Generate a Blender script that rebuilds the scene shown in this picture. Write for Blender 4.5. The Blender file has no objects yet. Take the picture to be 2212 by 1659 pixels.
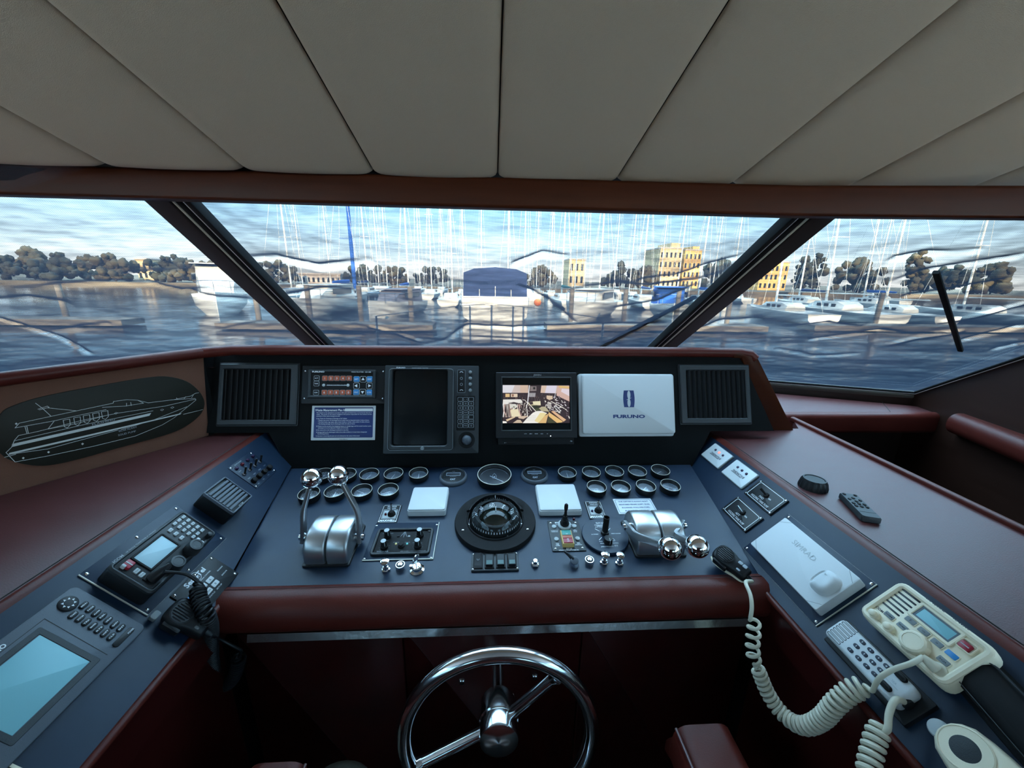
import bpy, math, random
from mathutils import Vector as V, Matrix, noise
random.seed(7)
S = bpy.context.scene
COL = S.collection
PI = math.pi

# ------------------------------------------------------------------ camera
FPX, CX, CY = 831.0, 1106.0, 829.5
def _ax(px, py): return V((px - CX, -(py - CY), -FPX)).normalized()
_dy = _ax(1062, 600)
_dx = _ax(15382, 838); _dx = (_dx - _dy * _dx.dot(_dy)).normalized()
_dz = _dx.cross(_dy)
RC = Matrix((_dx, _dy, _dz))                     # camera -> world rotation
EYE = V((0, 0, 1.6))
cam_data = bpy.data.cameras.new('camera')
cam_data.sensor_fit = 'HORIZONTAL'; cam_data.sensor_width = 36.0
cam_data.lens = FPX / 2212.0 * 36.0
cam_data.clip_start = 0.02; cam_data.clip_end = 2000
cam = bpy.data.objects.new('camera', cam_data); COL.objects.link(cam)
cam.matrix_world = Matrix.Translation(EYE) @ RC.to_4x4()
S.camera = cam

# ------------------------------------------------------------------ light
S.view_settings.view_transform = 'Standard'; S.view_settings.look = 'None'
S.view_settings.exposure = 0.0; S.view_settings.gamma = 1.0
S.view_settings.use_curve_mapping = False
S.cycles.use_denoising = True
S.cycles.max_bounces = 10; S.cycles.transparent_max_bounces = 24
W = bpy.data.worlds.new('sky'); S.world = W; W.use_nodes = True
wn = W.node_tree.nodes; wl = W.node_tree.links; wn.clear()
wo = wn.new('ShaderNodeOutputWorld'); wb = wn.new('ShaderNodeBackground')
tc = wn.new('ShaderNodeTexCoord'); sx = wn.new('ShaderNodeSeparateXYZ')
rp = wn.new('ShaderNodeValToRGB'); rs = wn.new('ShaderNodeValToRGB')
wl.new(tc.outputs['Generated'], sx.inputs[0])
wl.new(sx.outputs['Z'], rp.inputs[0]); wl.new(sx.outputs['Z'], rs.inputs[0])
def ramp(r, st):
    e = r.color_ramp.elements
    while len(e) < len(st): e.new(.5)
    for el, (p, c) in zip(e, st): el.position = p; el.color = (*c, 1)
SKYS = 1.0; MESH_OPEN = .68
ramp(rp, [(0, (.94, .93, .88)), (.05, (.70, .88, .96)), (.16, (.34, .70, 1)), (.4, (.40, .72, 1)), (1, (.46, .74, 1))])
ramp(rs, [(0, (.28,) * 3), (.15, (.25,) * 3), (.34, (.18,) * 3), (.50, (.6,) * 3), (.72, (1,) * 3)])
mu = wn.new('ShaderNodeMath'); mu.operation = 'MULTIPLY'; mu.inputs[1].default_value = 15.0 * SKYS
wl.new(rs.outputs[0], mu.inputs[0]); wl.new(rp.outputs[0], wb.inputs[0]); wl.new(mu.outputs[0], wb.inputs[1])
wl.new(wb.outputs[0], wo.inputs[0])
sun_d = bpy.data.lights.new('sun', 'SUN'); sun_d.energy = 24.0; sun_d.color = (1, .74, .44); sun_d.angle = .01
sun = bpy.data.objects.new('sun', sun_d); COL.objects.link(sun)
_az, _el = math.radians(179), math.radians(21)
_sd = V((math.sin(_az) * math.cos(_el), math.cos(_az) * math.cos(_el), math.sin(_el)))
sun.rotation_euler = _sd.to_track_quat('Z', 'Y').to_euler(); sun.location = (0, -4, 8)

# ------------------------------------------------------------------ pixel rays and planes
def ray(px, py): return RC @ V(((px - CX) / FPX, -(py - CY) / FPX, -1.0))
def at(px, py, d): return EYE + ray(px, py) * d
def hit(px, py, p0, n):
    r = ray(px, py); return EYE + r * ((V(p0) - EYE).dot(n) / r.dot(n))
class Plane:
    def __init__(s, o, u, v):
        s.o = V(o); s.u = V(u).normalized(); s.v = V(v).normalized(); s.n = s.u.cross(s.v)
    def w(s, px, py, h=0): return hit(px, py, s.o + s.n * h, s.n)
    def M(s, P, rot=0):
        R = Matrix((s.u, s.v, s.n)).transposed().to_4x4()
        return Matrix.Translation(P) @ R @ Matrix.Rotation(rot, 4, 'Z')
    def ab(s, P): q = P - s.o; return q.dot(s.u), q.dot(s.v)
    def quad(s, pts, h=0):                        # four pixel corners TL TR BR BL of a face h above the plane
        q = [s.ab(s.w(*p, h)) for p in pts]
        x0 = (q[0][0] + q[3][0]) / 2; x1 = (q[1][0] + q[2][0]) / 2
        y1 = (q[0][1] + q[1][1]) / 2; y0 = (q[3][1] + q[2][1]) / 2
        c = s.o + s.u * ((x0 + x1) / 2) + s.v * ((y0 + y1) / 2)
        return s.M(c), x1 - x0, y1 - y0
def loc(pl, M, px, py, h=0):
    q = M.inverted() @ pl.w(px, py, h); return q.x, q.y

def rad(a): return math.radians(a)
GP = at(1066, 1025, 1.28)
PC = Plane(GP, (1, 0, 0), (0, math.cos(rad(8)), math.sin(rad(8))))                      # instrument top
PF = Plane(hit(1070, 1008, GP, PC.n), (1, 0, 0), (0, math.sin(rad(20)), math.cos(rad(20))))  # upright fascia
_c, _s = math.cos(rad(44)), math.sin(rad(44))
PL = Plane(PC.w(505, 1250), (0, 1, 0), (-_c, 0, _s))                                     # left wing panel
PR = Plane(PC.w(1640, 1248), (0, -1, 0), (_c, 0, _s))                                    # right wing panel
ZL, ZR = 1.076, 1.055
HL = Plane((0, 0, ZL), (1, 0, 0), (0, 1, 0)); HR = Plane((0, 0, ZR), (1, 0, 0), (0, 1, 0))

# ------------------------------------------------------------------ materials
MATS = {}
def mat(name, col, rough=.5, metal=0, spec=.5, bump=None, var=None, emit=None, coat=0, alpha=None):
    if name in MATS: return MATS[name]
    m = bpy.data.materials.new(name); m.use_nodes = True
    n = m.node_tree.nodes; l = m.node_tree.links; b = n['Principled BSDF']
    b.inputs['Base Color'].default_value = (*col, 1); b.inputs['Roughness'].default_value = rough
    b.inputs['Metallic'].default_value = metal; b.inputs['Specular IOR Level'].default_value = spec
    b.inputs['Coat Weight'].default_value = coat
    t = n.new('ShaderNodeTexCoord')
    if var:                                       # (scale, amount, stretch xyz) gentle colour / gloss variation
        mp = n.new('ShaderNodeMapping'); mp.inputs['Scale'].default_value = var[2] if len(var) > 2 else (1, 1, 1)
        nz = n.new('ShaderNodeTexNoise'); nz.inputs['Scale'].default_value = var[0]; nz.inputs['Detail'].default_value = 5
        l.new(t.outputs['Object'], mp.inputs[0]); l.new(mp.outputs[0], nz.inputs['Vector'])
        mx = n.new('ShaderNodeMix'); mx.data_type = 'RGBA'
        a = var[1]
        mx.inputs[6].default_value = (*[c * (1 - a) for c in col], 1); mx.inputs[7].default_value = (*[min(1, c * (1 + a)) for c in col], 1)
        l.new(nz.outputs['Fac'], mx.inputs[0]); l.new(mx.outputs[2], b.inputs['Base Color'])
        mr = n.new('ShaderNodeMapRange'); mr.inputs['To Min'].default_value = max(.02, rough - .12 * a * 2); mr.inputs['To Max'].default_value = rough + .12 * a * 2
        l.new(nz.outputs['Fac'], mr.inputs['Value']); l.new(mr.outputs[0], b.inputs['Roughness'])
    if bump:
        nz = n.new('ShaderNodeTexNoise'); nz.inputs['Scale'].default_value = bump[0]; nz.inputs['Detail'].default_value = 3
        bp = n.new('ShaderNodeBump'); bp.inputs['Strength'].default_value = bump[1]; bp.inputs['Distance'].default_value = .002
        l.new(t.outputs['Object'], nz.inputs['Vector']); l.new(nz.outputs['Fac'], bp.inputs['Height']); l.new(bp.outputs[0], b.inputs['Normal'])
    if emit:
        b.inputs['Emission Color'].default_value = (*emit[0], 1); b.inputs['Emission Strength'].default_value = emit[1]
    MATS[name] = m; return m
M_leather = mat('oxblood leather', (.080, .013, .009), .40, spec=.22, bump=(420, .12), var=(7, .22))
M_leather2 = mat('oxblood leather worktop', (.078, .022, .022), .36, bump=(420, .18), var=(9, .18, (1, 3, 1)))
M_suede = mat('brown suede panel', (.15, .068, .045), .85, spec=.2, bump=(700, .3), var=(14, .18))
M_wood = mat('varnished mahogany', (.052, .013, .005), .38, spec=.14, var=(4, .35, (1, 14, 14)))
M_panelwood = mat('dark red lacquer', (.030, .003, .0026), .32, var=(3, .3))
M_navy = mat('navy black satin laminate', (.0065, .018, .040), .40, var=(11, .35), spec=.30)
M_fascia = mat('matte black laminate', (.0045, .005, .0055), .7, var=(9, .2), spec=.1)
M_black = mat('black plastic', (.009, .010, .012), .42, spec=.28)
M_blackm = mat('matte black plastic', (.006, .006, .007), .65, spec=.25)
M_rubber = mat('black rubber', (.008, .008, .009), .75, spec=.2)
M_grey = mat('charcoal plastic', (.013, .017, .021), .48, bump=(900, .15))
M_grey2 = mat('slate grey plastic', (.075, .088, .11), .55, bump=(900, .15))
M_keygrey = mat('grey rubber keys', (.18, .20, .21), .6)
M_pale = mat('pale grey keys', (.42, .45, .46), .5)
M_chrome = mat('chrome', (.82, .82, .83), .07, 1)
M_steel = mat('polished steel', (.62, .63, .65), .14, 1)
M_alu = mat('satin aluminium', (.50, .51, .52), .36, 1, var=(30, .12))
M_strip = mat('brushed steel trim', (.55, .55, .55), .22, 1, bump=(60, .2))
M_white = mat('white plastic', (.56, .575, .585), .5, bump=(500, .06))
M_white2 = mat('white enamel label', (.58, .60, .61), .4)
M_cream = mat('cream plastic', (.80, .70, .52), .42, bump=(500, .06))
M_creamcord = mat('cream vinyl cord', (.58, .53, .41), .45, var=(40, .15))
M_ink = mat('white lettering', (.78, .80, .82), .6)
M_inkd = mat('grey lettering', (.30, .33, .36), .6)
M_blk = mat('black lettering', (.012, .014, .03), .6)
M_navyink = mat('navy print', (.012, .03, .14), .5)
M_lcd = mat('unlit pale blue display', (.36, .52, .57), .45); M_lcd3 = mat('unlit teal display', (.20, .46, .51), .45)
M_lcd2 = mat('dull green grey lens', (.07, .125, .12), .35)
M_redkey = mat('red key', (.32, .012, .03), .4)
M_bluekey = mat('blue key', (.02, .20, .48), .4)
M_orange = mat('orange key', (.40, .075, .028), .4)
M_green = mat('green key', (.01, .24, .20), .4)
M_amber = mat('amber housing', (.62, .42, .14), .45)
M_redled = mat('red lamp lens', (.10, .008, .015), .2)
M_darkred = mat('dark lens', (.03, .012, .05), .2)
M_redlit = mat('lit red lamp', (.6, .03, .03), .3, emit=((1, .25, .2), 1.5))
M_greenled = mat('lit teal lamp', (.1, .5, .5), .3, emit=((.3, .9, .9), .25))
M_yelled = mat('lit yellow lamp', (.5, .5, .2), .3, emit=((1, .95, .5), .25))
M_wled = mat('lit white lamp', (.8, .8, .8), .3, emit=((1, 1, .95), 1.6))
M_brass = mat('bright engraved edge', (.62, .58, .48), .4)
M_ceil = mat('oatmeal vinyl upholstery', (.56, .46, .345), .75, spec=.25, bump=(900, .3), var=(3, .04))
M_gap = mat('dark upholstery seam', (.02, .018, .015), .9)
M_dial = mat('black dial face', (.018, .022, .028), .45)
M_glow = mat('grey glass dial', (.10, .125, .15), .3)  # on gauge dials this lighter grey carries the sky reflection in the glass
M_smoke = mat('dark smoked screen', (.003, .004, .005), .2, spec=.2)
M_floor = mat('dark carpet', (.02, .016, .014), .95, bump=(300, .4))
M_oakwall = mat('dark mahogany panelling', (.028, .010, .006), .4, var=(3, .3, (1, 1, 8)))
M_olive = mat('olive grey fabric', (.055, .053, .040), .9, bump=(500, .4))
M_plaque = mat('dark bronze plaque', (.018, .017, .013), .45, spec=.2)
M_etch = mat('etched silver line', (.55, .56, .54), .5)
M_sill = mat('grey bronze sill frame', (.10, .09, .075), .4, spec=.4); M_seal = mat('pale aluminium seal', (.80, .82, .84), .35)
M_winframe = mat('dark bronze frame', (.018, .013, .011), .5, spec=.3)

def glass_mat(name, tint=(1, 1, 1), refl=.08, rough=.02):
    m = bpy.data.materials.new(name); m.use_nodes = True; n = m.node_tree.nodes; l = m.node_tree.links; n.clear()
    o = n.new('ShaderNodeOutputMaterial'); a = n.new('ShaderNodeBsdfTransparent'); g = n.new('ShaderNodeBsdfGlossy'); x = n.new('ShaderNodeMixShader')
    a.inputs[0].default_value = (*tint, 1); g.inputs['Roughness'].default_value = rough; x.inputs[0].default_value = refl
    l.new(a.outputs[0], x.inputs[1]); l.new(g.outputs[0], x.inputs[2]); l.new(x.outputs[0], o.inputs[0]); return m
M_glass = glass_mat('window glass', (.97, .99, .99), .03)
M_lens = glass_mat('instrument glass', (.95, .97, 1), .15, .18)
M_dome = glass_mat('clear compass dome', (.92, .95, .95), .035, .01)

# ------------------------------------------------------------------ mesh building
def rrect(w, h, r, seg=4, cx=0, cy=0):
    r = max(1e-5, min(r, w / 2 - 1e-5, h / 2 - 1e-5)); p = []
    for sx_, sy_, a0 in ((1, 1, 0), (-1, 1, 90), (-1, -1, 180), (1, -1, 270)):
        for i in range(seg + 1):
            a = rad(a0 + 90 * i / seg)
            p.append((cx + sx_ * (w / 2 - r) + r * math.cos(a), cy + sy_ * (h / 2 - r) + r * math.sin(a)))
    return p
def circ(r, n=28, cx=0, cy=0): return [(cx + r * math.cos(2 * PI * i / n), cy + r * math.sin(2 * PI * i / n)) for i in range(n)]
def poly_inset(p, d):
    n = len(p); out = []
    for i in range(n):
        a, b, c = V(p[i - 1]), V(p[i]), V(p[(i + 1) % n])
        e1 = (b - a).normalized(); e2 = (c - b).normalized()
        n1 = V((-e1.y, e1.x)); n2 = V((-e2.y, e2.x)); k = 1 + n1.dot(n2)
        out.append(tuple(b + (n1 + n2) * (d / max(k, .3))))
    return out
def smooth_path(pts, k=8, closed=False):
    P = [V(p) for p in pts]; n = len(P); out = []
    for i in range(n if closed else n - 1):
        p0 = P[i - 1] if (i > 0 or closed) else P[i] * 2 - P[i + 1]
        p1 = P[i]; p2 = P[(i + 1) % n]
        p3 = P[(i + 2) % n] if (i + 2 < n or closed) else p2 * 2 - p1
        for j in range(k):
            t = j / k
            out.append(.5 * ((2 * p1) + (p2 - p0) * t + (2 * p0 - 5 * p1 + 4 * p2 - p3) * t * t + (3 * p1 - p0 - 3 * p2 + p3) * t ** 3))
    if not closed: out.append(P[-1])
    return out
TXT = {}
def text_geo(s, bold):
    k = (s, bold)
    if k not in TXT:
        c = bpy.data.curves.new('lettering', 'FONT'); c.body = s; c.size = 1; c.resolution_u = 2; c.offset = bold
        o = bpy.data.objects.new('lettering', c); COL.objects.link(o)
        me = bpy.data.meshes.new_from_object(o.evaluated_get(bpy.context.evaluated_depsgraph_get()))
        vs = [tuple(v.co) for v in me.vertices]; fs = [tuple(p.vertices) for p in me.polygons]
        bpy.data.objects.remove(o); bpy.data.curves.remove(c); bpy.data.meshes.remove(me)
        x0 = min([v[0] for v in vs] or [0]); x1 = max([v[0] for v in vs] or [1])
        TXT[k] = (vs, fs, x0, x1)
    return TXT[k]
class MB:
    def __init__(s): s.v = []; s.f = []
    def add(s, vs, fs, M=None):
        o = len(s.v)
        s.v += [tuple(M @ V(v)) for v in vs] if M is not None else [tuple(v) for v in vs]
        s.f += [tuple(i + o for i in f) for f in fs]; return s
    def layers(s, ls, M=None, cap0=True, cap1=True, close=False):
        n = len(ls[0]); vs = [v for l in ls for v in l]; fs = []
        K = len(ls)
        for k in range(K if close else K - 1):
            a = k * n; b = ((k + 1) % K) * n
            for i in range(n): j = (i + 1) % n; fs.append((a + i, a + j, b + j, b + i))
        if not close:
            if cap0: fs.append(tuple(range(n - 1, -1, -1)))
            if cap1: fs.append(tuple((K - 1) * n + i for i in range(n)))
        return s.add(vs, fs, M)
    def prism(s, p, z0, z1, bev=0, M=None):
        bev = min(bev, abs(z1 - z0) * .45)
        L = [[(x, y, z0) for x, y in p]]
        if bev:
            L.append([(x, y, z1 - bev) for x, y in p])
            for a in (45, 90):
                q = poly_inset(p, bev * (1 - math.cos(rad(a)))); L.append([(x, y, z1 - bev + bev * math.sin(rad(a))) for x, y in q])
        else: L.append([(x, y, z1) for x, y in p])
        return s.layers(L, M)
    def rbox(s, cx, cy, w, h, z0, z1, r=.003, bev=.001, seg=4, M=None): return s.prism(rrect(w, h, r, seg, cx, cy), z0, z1, bev, M)
    def frame(s, po, pi, z0, z1, bev=0, M=None):       # flat ring between two outlines of equal length
        f = lambda p, z: [(x, y, z) for x, y in p]
        L = [f(pi, z0), f(po, z0), f(po, z1 - bev)]
        if bev: L.append(f(poly_inset(po, bev), z1)); L.append(f(poly_inset(pi, -bev), z1)); L.append(f(pi, z1 - bev))
        else: L.append(f(po, z1)); L.append(f(pi, z1))
        n = len(po); vs = [v for l in L for v in l]; K = len(L); fs = []
        for k in range(K):
            a = k * n; b = ((k + 1) % K) * n
            for i in range(n): j = (i + 1) % n; fs.append((a + i, a + j, b + j, b + i))
        return s.add(vs, fs, M)
    def rframe(s, cx, cy, w, h, t, z0, z1, r=.003, bev=0, M=None):
        return s.frame(rrect(w, h, r, 4, cx, cy), rrect(w - 2 * t, h - 2 * t, max(r - t, .0004), 4, cx, cy), z0, z1, bev, M)
    def box(s, c, d, M=None):
        x, y, z = (k / 2 for k in d)
        return s.add([(c[0] + a * x, c[1] + b * y, c[2] + e * z) for a in (-1, 1) for b in (-1, 1) for e in (-1, 1)],
                     [(0, 1, 3, 2), (4, 6, 7, 5), (0, 4, 5, 1), (2, 3, 7, 6), (0, 2, 6, 4), (1, 5, 7, 3)], M)
    def lathe(s, prof, M=None, n=28, ring=False):
        L = [[(r * math.cos(2 * PI * i / n), r * math.sin(2 * PI * i / n), z) for i in range(n)] for r, z in prof]
        return s.layers(L, M, close=True) if ring else s.layers(L, M, prof[0][0] > 1e-6, prof[-1][0] > 1e-6)
    def cyl(s, p0, p1, r0, r1=None, n=16):
        p0 = V(p0); p1 = V(p1); d = p1 - p0; M = Matrix.Translation(p0) @ d.to_track_quat('Z', 'Y').to_matrix().to_4x4()
        return s.lathe([(r0, 0), (r0 if r1 is None else r1, d.length)], M, n)
    def sphere(s, c, r, n=20, m=10, M=None, sc=(1, 1, 1), z0=-1, z1=1):
        a0 = math.asin(z0); a1 = math.asin(z1); L = []
        for k in range(m + 1):
            a = a0 + (a1 - a0) * k / m
            L.append([(c[0] + sc[0] * r * max(math.cos(a), 1e-4) * math.cos(2 * PI * i / n), c[1] + sc[1] * r * max(math.cos(a), 1e-4) * math.sin(2 * PI * i / n), c[2] + sc[2] * r * math.sin(a)) for i in range(n)])
        return s.layers(L, M)
    def tube(s, pts, r, n=8, closed=False, M=None, prof=None):
        P = [V(p) for p in pts]; K = len(P); L = []; nrm = None
        for i in range(K):
            t = (P[(i + 1) % K] - P[i - 1]) if (closed or 0 < i < K - 1) else (P[1] - P[0] if i == 0 else P[-1] - P[-2])
            t.normalize()
            if nrm is None: nrm = t.orthogonal().normalized() if prof is None else (V((0, 0, 1)) - t * t.z).normalized()
            else: nrm = (nrm - t * nrm.dot(t)).normalized()
            b = t.cross(nrm); rr = r[i] if isinstance(r, (list, tuple)) else r
            if prof: L.append([P[i] + b * x + nrm * y for x, y in prof])
            else: L.append([P[i] + (nrm * math.cos(2 * PI * j / n) + b * math.sin(2 * PI * j / n)) * rr for j in range(n)])
        return s.layers(L, M, close=closed)
    def line(s, pts, w, z, closed=False, h=.0003):      # thin flat line in the local xy plane
        P = [V(p) for p in pts]; K = len(P)
        for i in range(K if closed else K - 1):
            a, b = P[i], P[(i + 1) % K]; d = (b - a)
            if d.length < 1e-7: continue
            d.normalize(); q = V((-d.y, d.x)) * (w / 2); e = d * (w / 2.2)
            s.add([(*(a - q - e), z), (*(b - q + e), z), (*(b + q + e), z), (*(a + q - e), z)], [(0, 1, 2, 3)])
        return s
    def text(s, t, x, y, h, z, al='C', bold=.012, w=None, rot=0, M=None, sh=0):   # h is the capital height
        vs, fs, x0, x1 = text_geo(t, bold); k = h / .69; kx = k if w is None else w / max(x1 - x0, 1e-4)
        ox = {'C': -(x0 + x1) / 2, 'L': -x0, 'R': -x1}[al]
        m = Matrix.Translation((x, y, z)) @ Matrix.Rotation(rot, 4, 'Z')
        if M is not None: m = M @ m
        return s.add([((v[0] + ox) * kx + v[1] * k * sh, v[1] * k - h / 2, 0) for v in vs], fs, m)
    def build(s, name, m, parent=None, M=None, sharp=38, flat=False):
        me = bpy.data.meshes.new(name)
        me.from_pydata([tuple(M @ V(v)) for v in s.v] if M is not None else s.v, [], s.f)
        me.materials.append(m)
        if not flat:
            me.polygons.foreach_set('use_smooth', [True] * len(me.polygons)); me.set_sharp_from_angle(angle=rad(sharp))
        me.update()
        o = bpy.data.objects.new(name, me); COL.objects.link(o)
        if parent is not None: o.parent = parent
        return o
def props(o, label, cat, group=None, kind=None):
    if label: o['label'] = label
    if cat: o['category'] = cat
    if group: o['group'] = group
    if kind: o['kind'] = kind
    return o
def thing(name, label, cat, M, group=None):
    o = bpy.data.objects.new(name, None); COL.objects.link(o); o.empty_display_size = .02
    o.matrix_world = M; return props(o, label, cat, group)
def struct(o): o['kind'] = 'structure'; return o
def clone(o, M, label=None):
    c = o.copy(); COL.objects.link(c); c.matrix_world = M
    if label: c['label'] = label
    def kids(a, b):
        for ch in [x for x in bpy.data.objects if x.parent == a]:
            d = ch.copy(); COL.objects.link(d); d.parent = b; kids(ch, d)
    kids(o, c); return c
def TR(x, y, z=0): return Matrix.Translation((x, y, z))
def screw(mb, x, y, z=0, r=.0028):
    mb.lathe([(r, z), (r, z + .0005), (r * .55, z + .0014)], TR(x, y), 10); return mb
def screws(parent, pts, z, r=.0028, m=None, name='screw'):
    for x, y in pts: screw(MB(), x, y, z, r).build(name, m or M_steel, parent)
def corners(w, h, i): return [(-w / 2 + i, -h / 2 + i), (w / 2 - i, -h / 2 + i), (w / 2 - i, h / 2 - i), (-w / 2 + i, h / 2 - i)]
# ================================================================== setting
def quadgrid(c, nx, ny, f=None):                 # bilinear grid over corners bl br tr tl; f(s,t)->offset vector
    vs = []
    for j in range(ny + 1):
        for i in range(nx + 1):
            s, t = i / nx, j / ny
            p = (c[0] * (1 - s) + c[1] * s) * (1 - t) + (c[3] * (1 - s) + c[2] * s) * t
            vs.append(p + f(s, t, p) if f else p)
    fs = [(j * (nx + 1) + i, j * (nx + 1) + i + 1, (j + 1) * (nx + 1) + i + 1, (j + 1) * (nx + 1) + i) for j in range(ny) for i in range(nx)]
    return vs, fs
struct(MB().box((0, -.3, -.03), (5.2, 7.4, .06)).build('floor', M_floor))
# --- ceiling
ca = rad(14.4); PCEIL = Plane(at(1062, 391, .95), (1, 0, 0), (0, math.cos(ca), -math.sin(ca)))
ceil = MB()
_o = PCEIL.o
ceil.add([(-2.1, _o.y + .06, _o.z + .012), (2.1, _o.y + .06, _o.z + .012), (2.1, -.5, _o.z + .012 + (_o.y + .5) * math.tan(ca)), (-2.1, -.5, _o.z + .012 + (_o.y + .5) * math.tan(ca)),
          (2.1, -3.2, 2.26), (-2.1, -3.2, 2.26)], [(0, 1, 2, 3), (3, 2, 4, 5)])
ceil = struct(ceil.build('ceiling', M_gap))
seams = [.95 * q for q in (-2.20, -1.89, -1.575, -1.26, -.945, -.617, -.300, .0153, .3287, .643, .963, 1.295, 1.62, 1.94, 2.2)]
for x0, x1 in zip(seams, seams[1:]):
    LEN = 1.75; nx, ny = 22, 60; vs = []
    def prof(d, R, D): return D * (1 - math.sqrt(max(0, 1 - (1 - min(d, R) / R) ** 2)))
    us = [0, .004, .01, .017, .026, .036, .05] + [.05 + (x1 - x0 - .1) * k / 8 for k in range(1, 8)] + [x1 - x0 - q for q in (.05, .036, .026, .017, .01, .004, 0)]
    ws = [0, .003, .008, .015, .024, .036, .05] + [.05 + (LEN - .05) * k / 10 for k in range(1, 11)]
    for w_ in ws:
        for u_ in us:
            d = prof(min(u_, x1 - x0 - u_), .034, .014) + prof(w_, .034, .016)
            d -= .0035 * math.sin(PI * u_ / (x1 - x0))
            P = PCEIL.o + V((1, 0, 0)) * (x0 + .001 + u_ * (1 - .002 / (x1 - x0))) - PCEIL.v * (w_ - .004) + PCEIL.n * d
            vs.append(P)
    nu = len(us)
    fs = [(j * nu + i, (j + 1) * nu + i, (j + 1) * nu + i + 1, j * nu + i + 1) for j in range(len(ws) - 1) for i in range(nu - 1)]
    MB().add(vs, fs).build('ceiling_panel', M_ceil, ceil, sharp=80)
# --- beam over the windscreen
bl = [at(-400, 411, .86), at(-150, 415, .91), at(40, 420.5, .95), at(440, 431, .95), at(1062, 448, .95), at(1720, 466, .94), at(2212, 470.5, .885), at(2500, 473, .85)]
bl = [p + V((0, .025, .0345)) for p in bl]; bl = [bl[0] + V((-.7, 0, 0))] + bl + [bl[-1] + V((.5, -.18, .01))]
struct(MB().tube(bl, 1, prof=rrect(.05, .069, .008, 4)).build('trim_1', M_wood))
# --- windscreen geometry
WTL, WTR, WBL, WBR = at(385, 433, 1.05), at(1735, 467, 1.05), at(706, 753, 2.0), at(1416, 755, 2.0)
def toz(a, b, z): return a + (b - a) * ((z - a.z) / (b.z - a.z))
PBL, PBR = toz(WTL, WBL, 1.07), toz(WTR, WBR, 1.07)
PTL, PTR = toz(WTL, WBL, 1.835), toz(WTR, WBR, 1.815)
a20 = rad(20)
h3 = V((math.cos(a20), -math.sin(a20), 0)); n3 = h3.cross(PTR - PBR).normalized()
h1 = V((-math.cos(a20), -math.sin(a20), 0)); n1 = (PTL - PBL).cross(h1).normalized()
C3 = hit(1977, 846, PBR, n3); E3 = hit(2212, 768, PBR, n3); SILL3 = hit(1600, 817, PBR, n3)
TOP3 = C3 + (E3 - C3) * ((1.79 - C3.z) / (E3.z - C3.z))
def mx(p): return V((-p.x, p.y + .09, p.z))
C1, TOP1 = mx(C3), mx(TOP3)
C1 = C1 - n1 * (C1 - PBL).dot(n1); TOP1 = TOP1 - n1 * (TOP1 - PBL).dot(n1)
QUADS = {2: (PBL, PBR, PTR, PTL), 3: (PBR, C3, TOP3, PTR), 1: (C1, PBL, PTL, TOP1)}
WN = {2: (PBR - PBL).cross(PTL - PBL).normalized(), 3: n3, 1: n1}
for k in WN:
    if WN[k].y < 0: WN[k] = -WN[k]              # outward normal points forward/up
FR = {}
for k in (1, 2, 3):
    q = QUADS[k]; root = bpy.data.objects.new('window_%d' % k, None); COL.objects.link(root); struct(root)
    n_ = WN[k]
    MB().add([p + n_ * .012 for p in q] + [p + n_ * .018 for p in q], [(0, 1, 2, 3), (7, 6, 5, 4), (0, 4, 5, 1), (1, 5, 6, 2), (2, 6, 7, 3), (3, 7, 4, 0)]).build('pane', M_glass, root, flat=True)
    FR[k] = root
# pillars: casing, bead, bright strip, rubber
for k, (a, b), sg in ((2, (PTL, PBL), 1), (3, (PTR, PBR), -1)):
    root = bpy.data.objects.new('trim_%d' % k, None); COL.objects.link(root); struct(root)
    P = [a, b]
    def strip(name, cx, w, y0, y1, m):
        MB().tube(P, 1, prof=rrect(w, y1 - y0, .003, 3, cx * sg, (y0 + y1) / 2)).build(name, m, root)
    strip('casing', -.022, .062, -.035, .004, M_winframe)
    strip('bead', .012, .004, -.030, .0, M_brass)
    strip('gasket', .020, .012, -.026, .010, M_rubber)
    strip('bright_strip', .030, .007, -.020, .010, M_seal)
    strip('rubber_seal', .042, .016, -.024, .010, M_rubber)
# sill frame of the right window: dark metal with a bright lip
sl = [SILL3 - h3 * .3, C3, TOP3]
up3 = (PTR - PBR).normalized()
for nm, off, r_, m_ in (('frame', -.024, .021, M_sill), ('bright_strip', .004, .0055, M_seal), ('rubber_seal', .013, .006, M_rubber)):
    d2 = (TOP3 - C3).normalized(); inn = n3.cross(d2); inn = inn if inn.dot(PTR - C3) > 0 else -inn
    dn = n3.cross(h3); dn = dn if dn.z > 0 else -dn
    cn = (inn + dn); cn = cn / cn.dot(dn)
    MB().tube([sl[0] + dn * off - WN[3] * .01, C3 + cn * off - WN[3] * .01, TOP3 + inn * off - WN[3] * .01], r_, 10).build(nm, m_, FR[3])
# --- walls
CN = V((-.930, 1.272, ZL)); WD = V((-.5454, -.8382, 0)); WNV = V((.8382, -.5454, 0))
WTOP = 1.345
wl0 = CN + WD * 1.75
struct(MB().add([CN + V((0, 0, -.06)), wl0 + V((0, 0, -.06)), V((wl0.x, wl0.y, WTOP)), V((CN.x, CN.y, WTOP)),
                 *[p - WNV * .03 for p in (CN + V((0, 0, -.06)), wl0 + V((0, 0, -.06)), V((wl0.x, wl0.y, WTOP)), V((CN.x, CN.y, WTOP)))]],
                [(0, 1, 2, 3), (7, 6, 5, 4), (3, 2, 6, 7), (0, 3, 7, 4), (1, 5, 6, 2), (0, 4, 5, 1)]).build('wall_left', M_suede))
PWL = Plane(CN, -WD, (0, 0, 1))                  # wall with the plaque: a runs forward, b up
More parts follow.
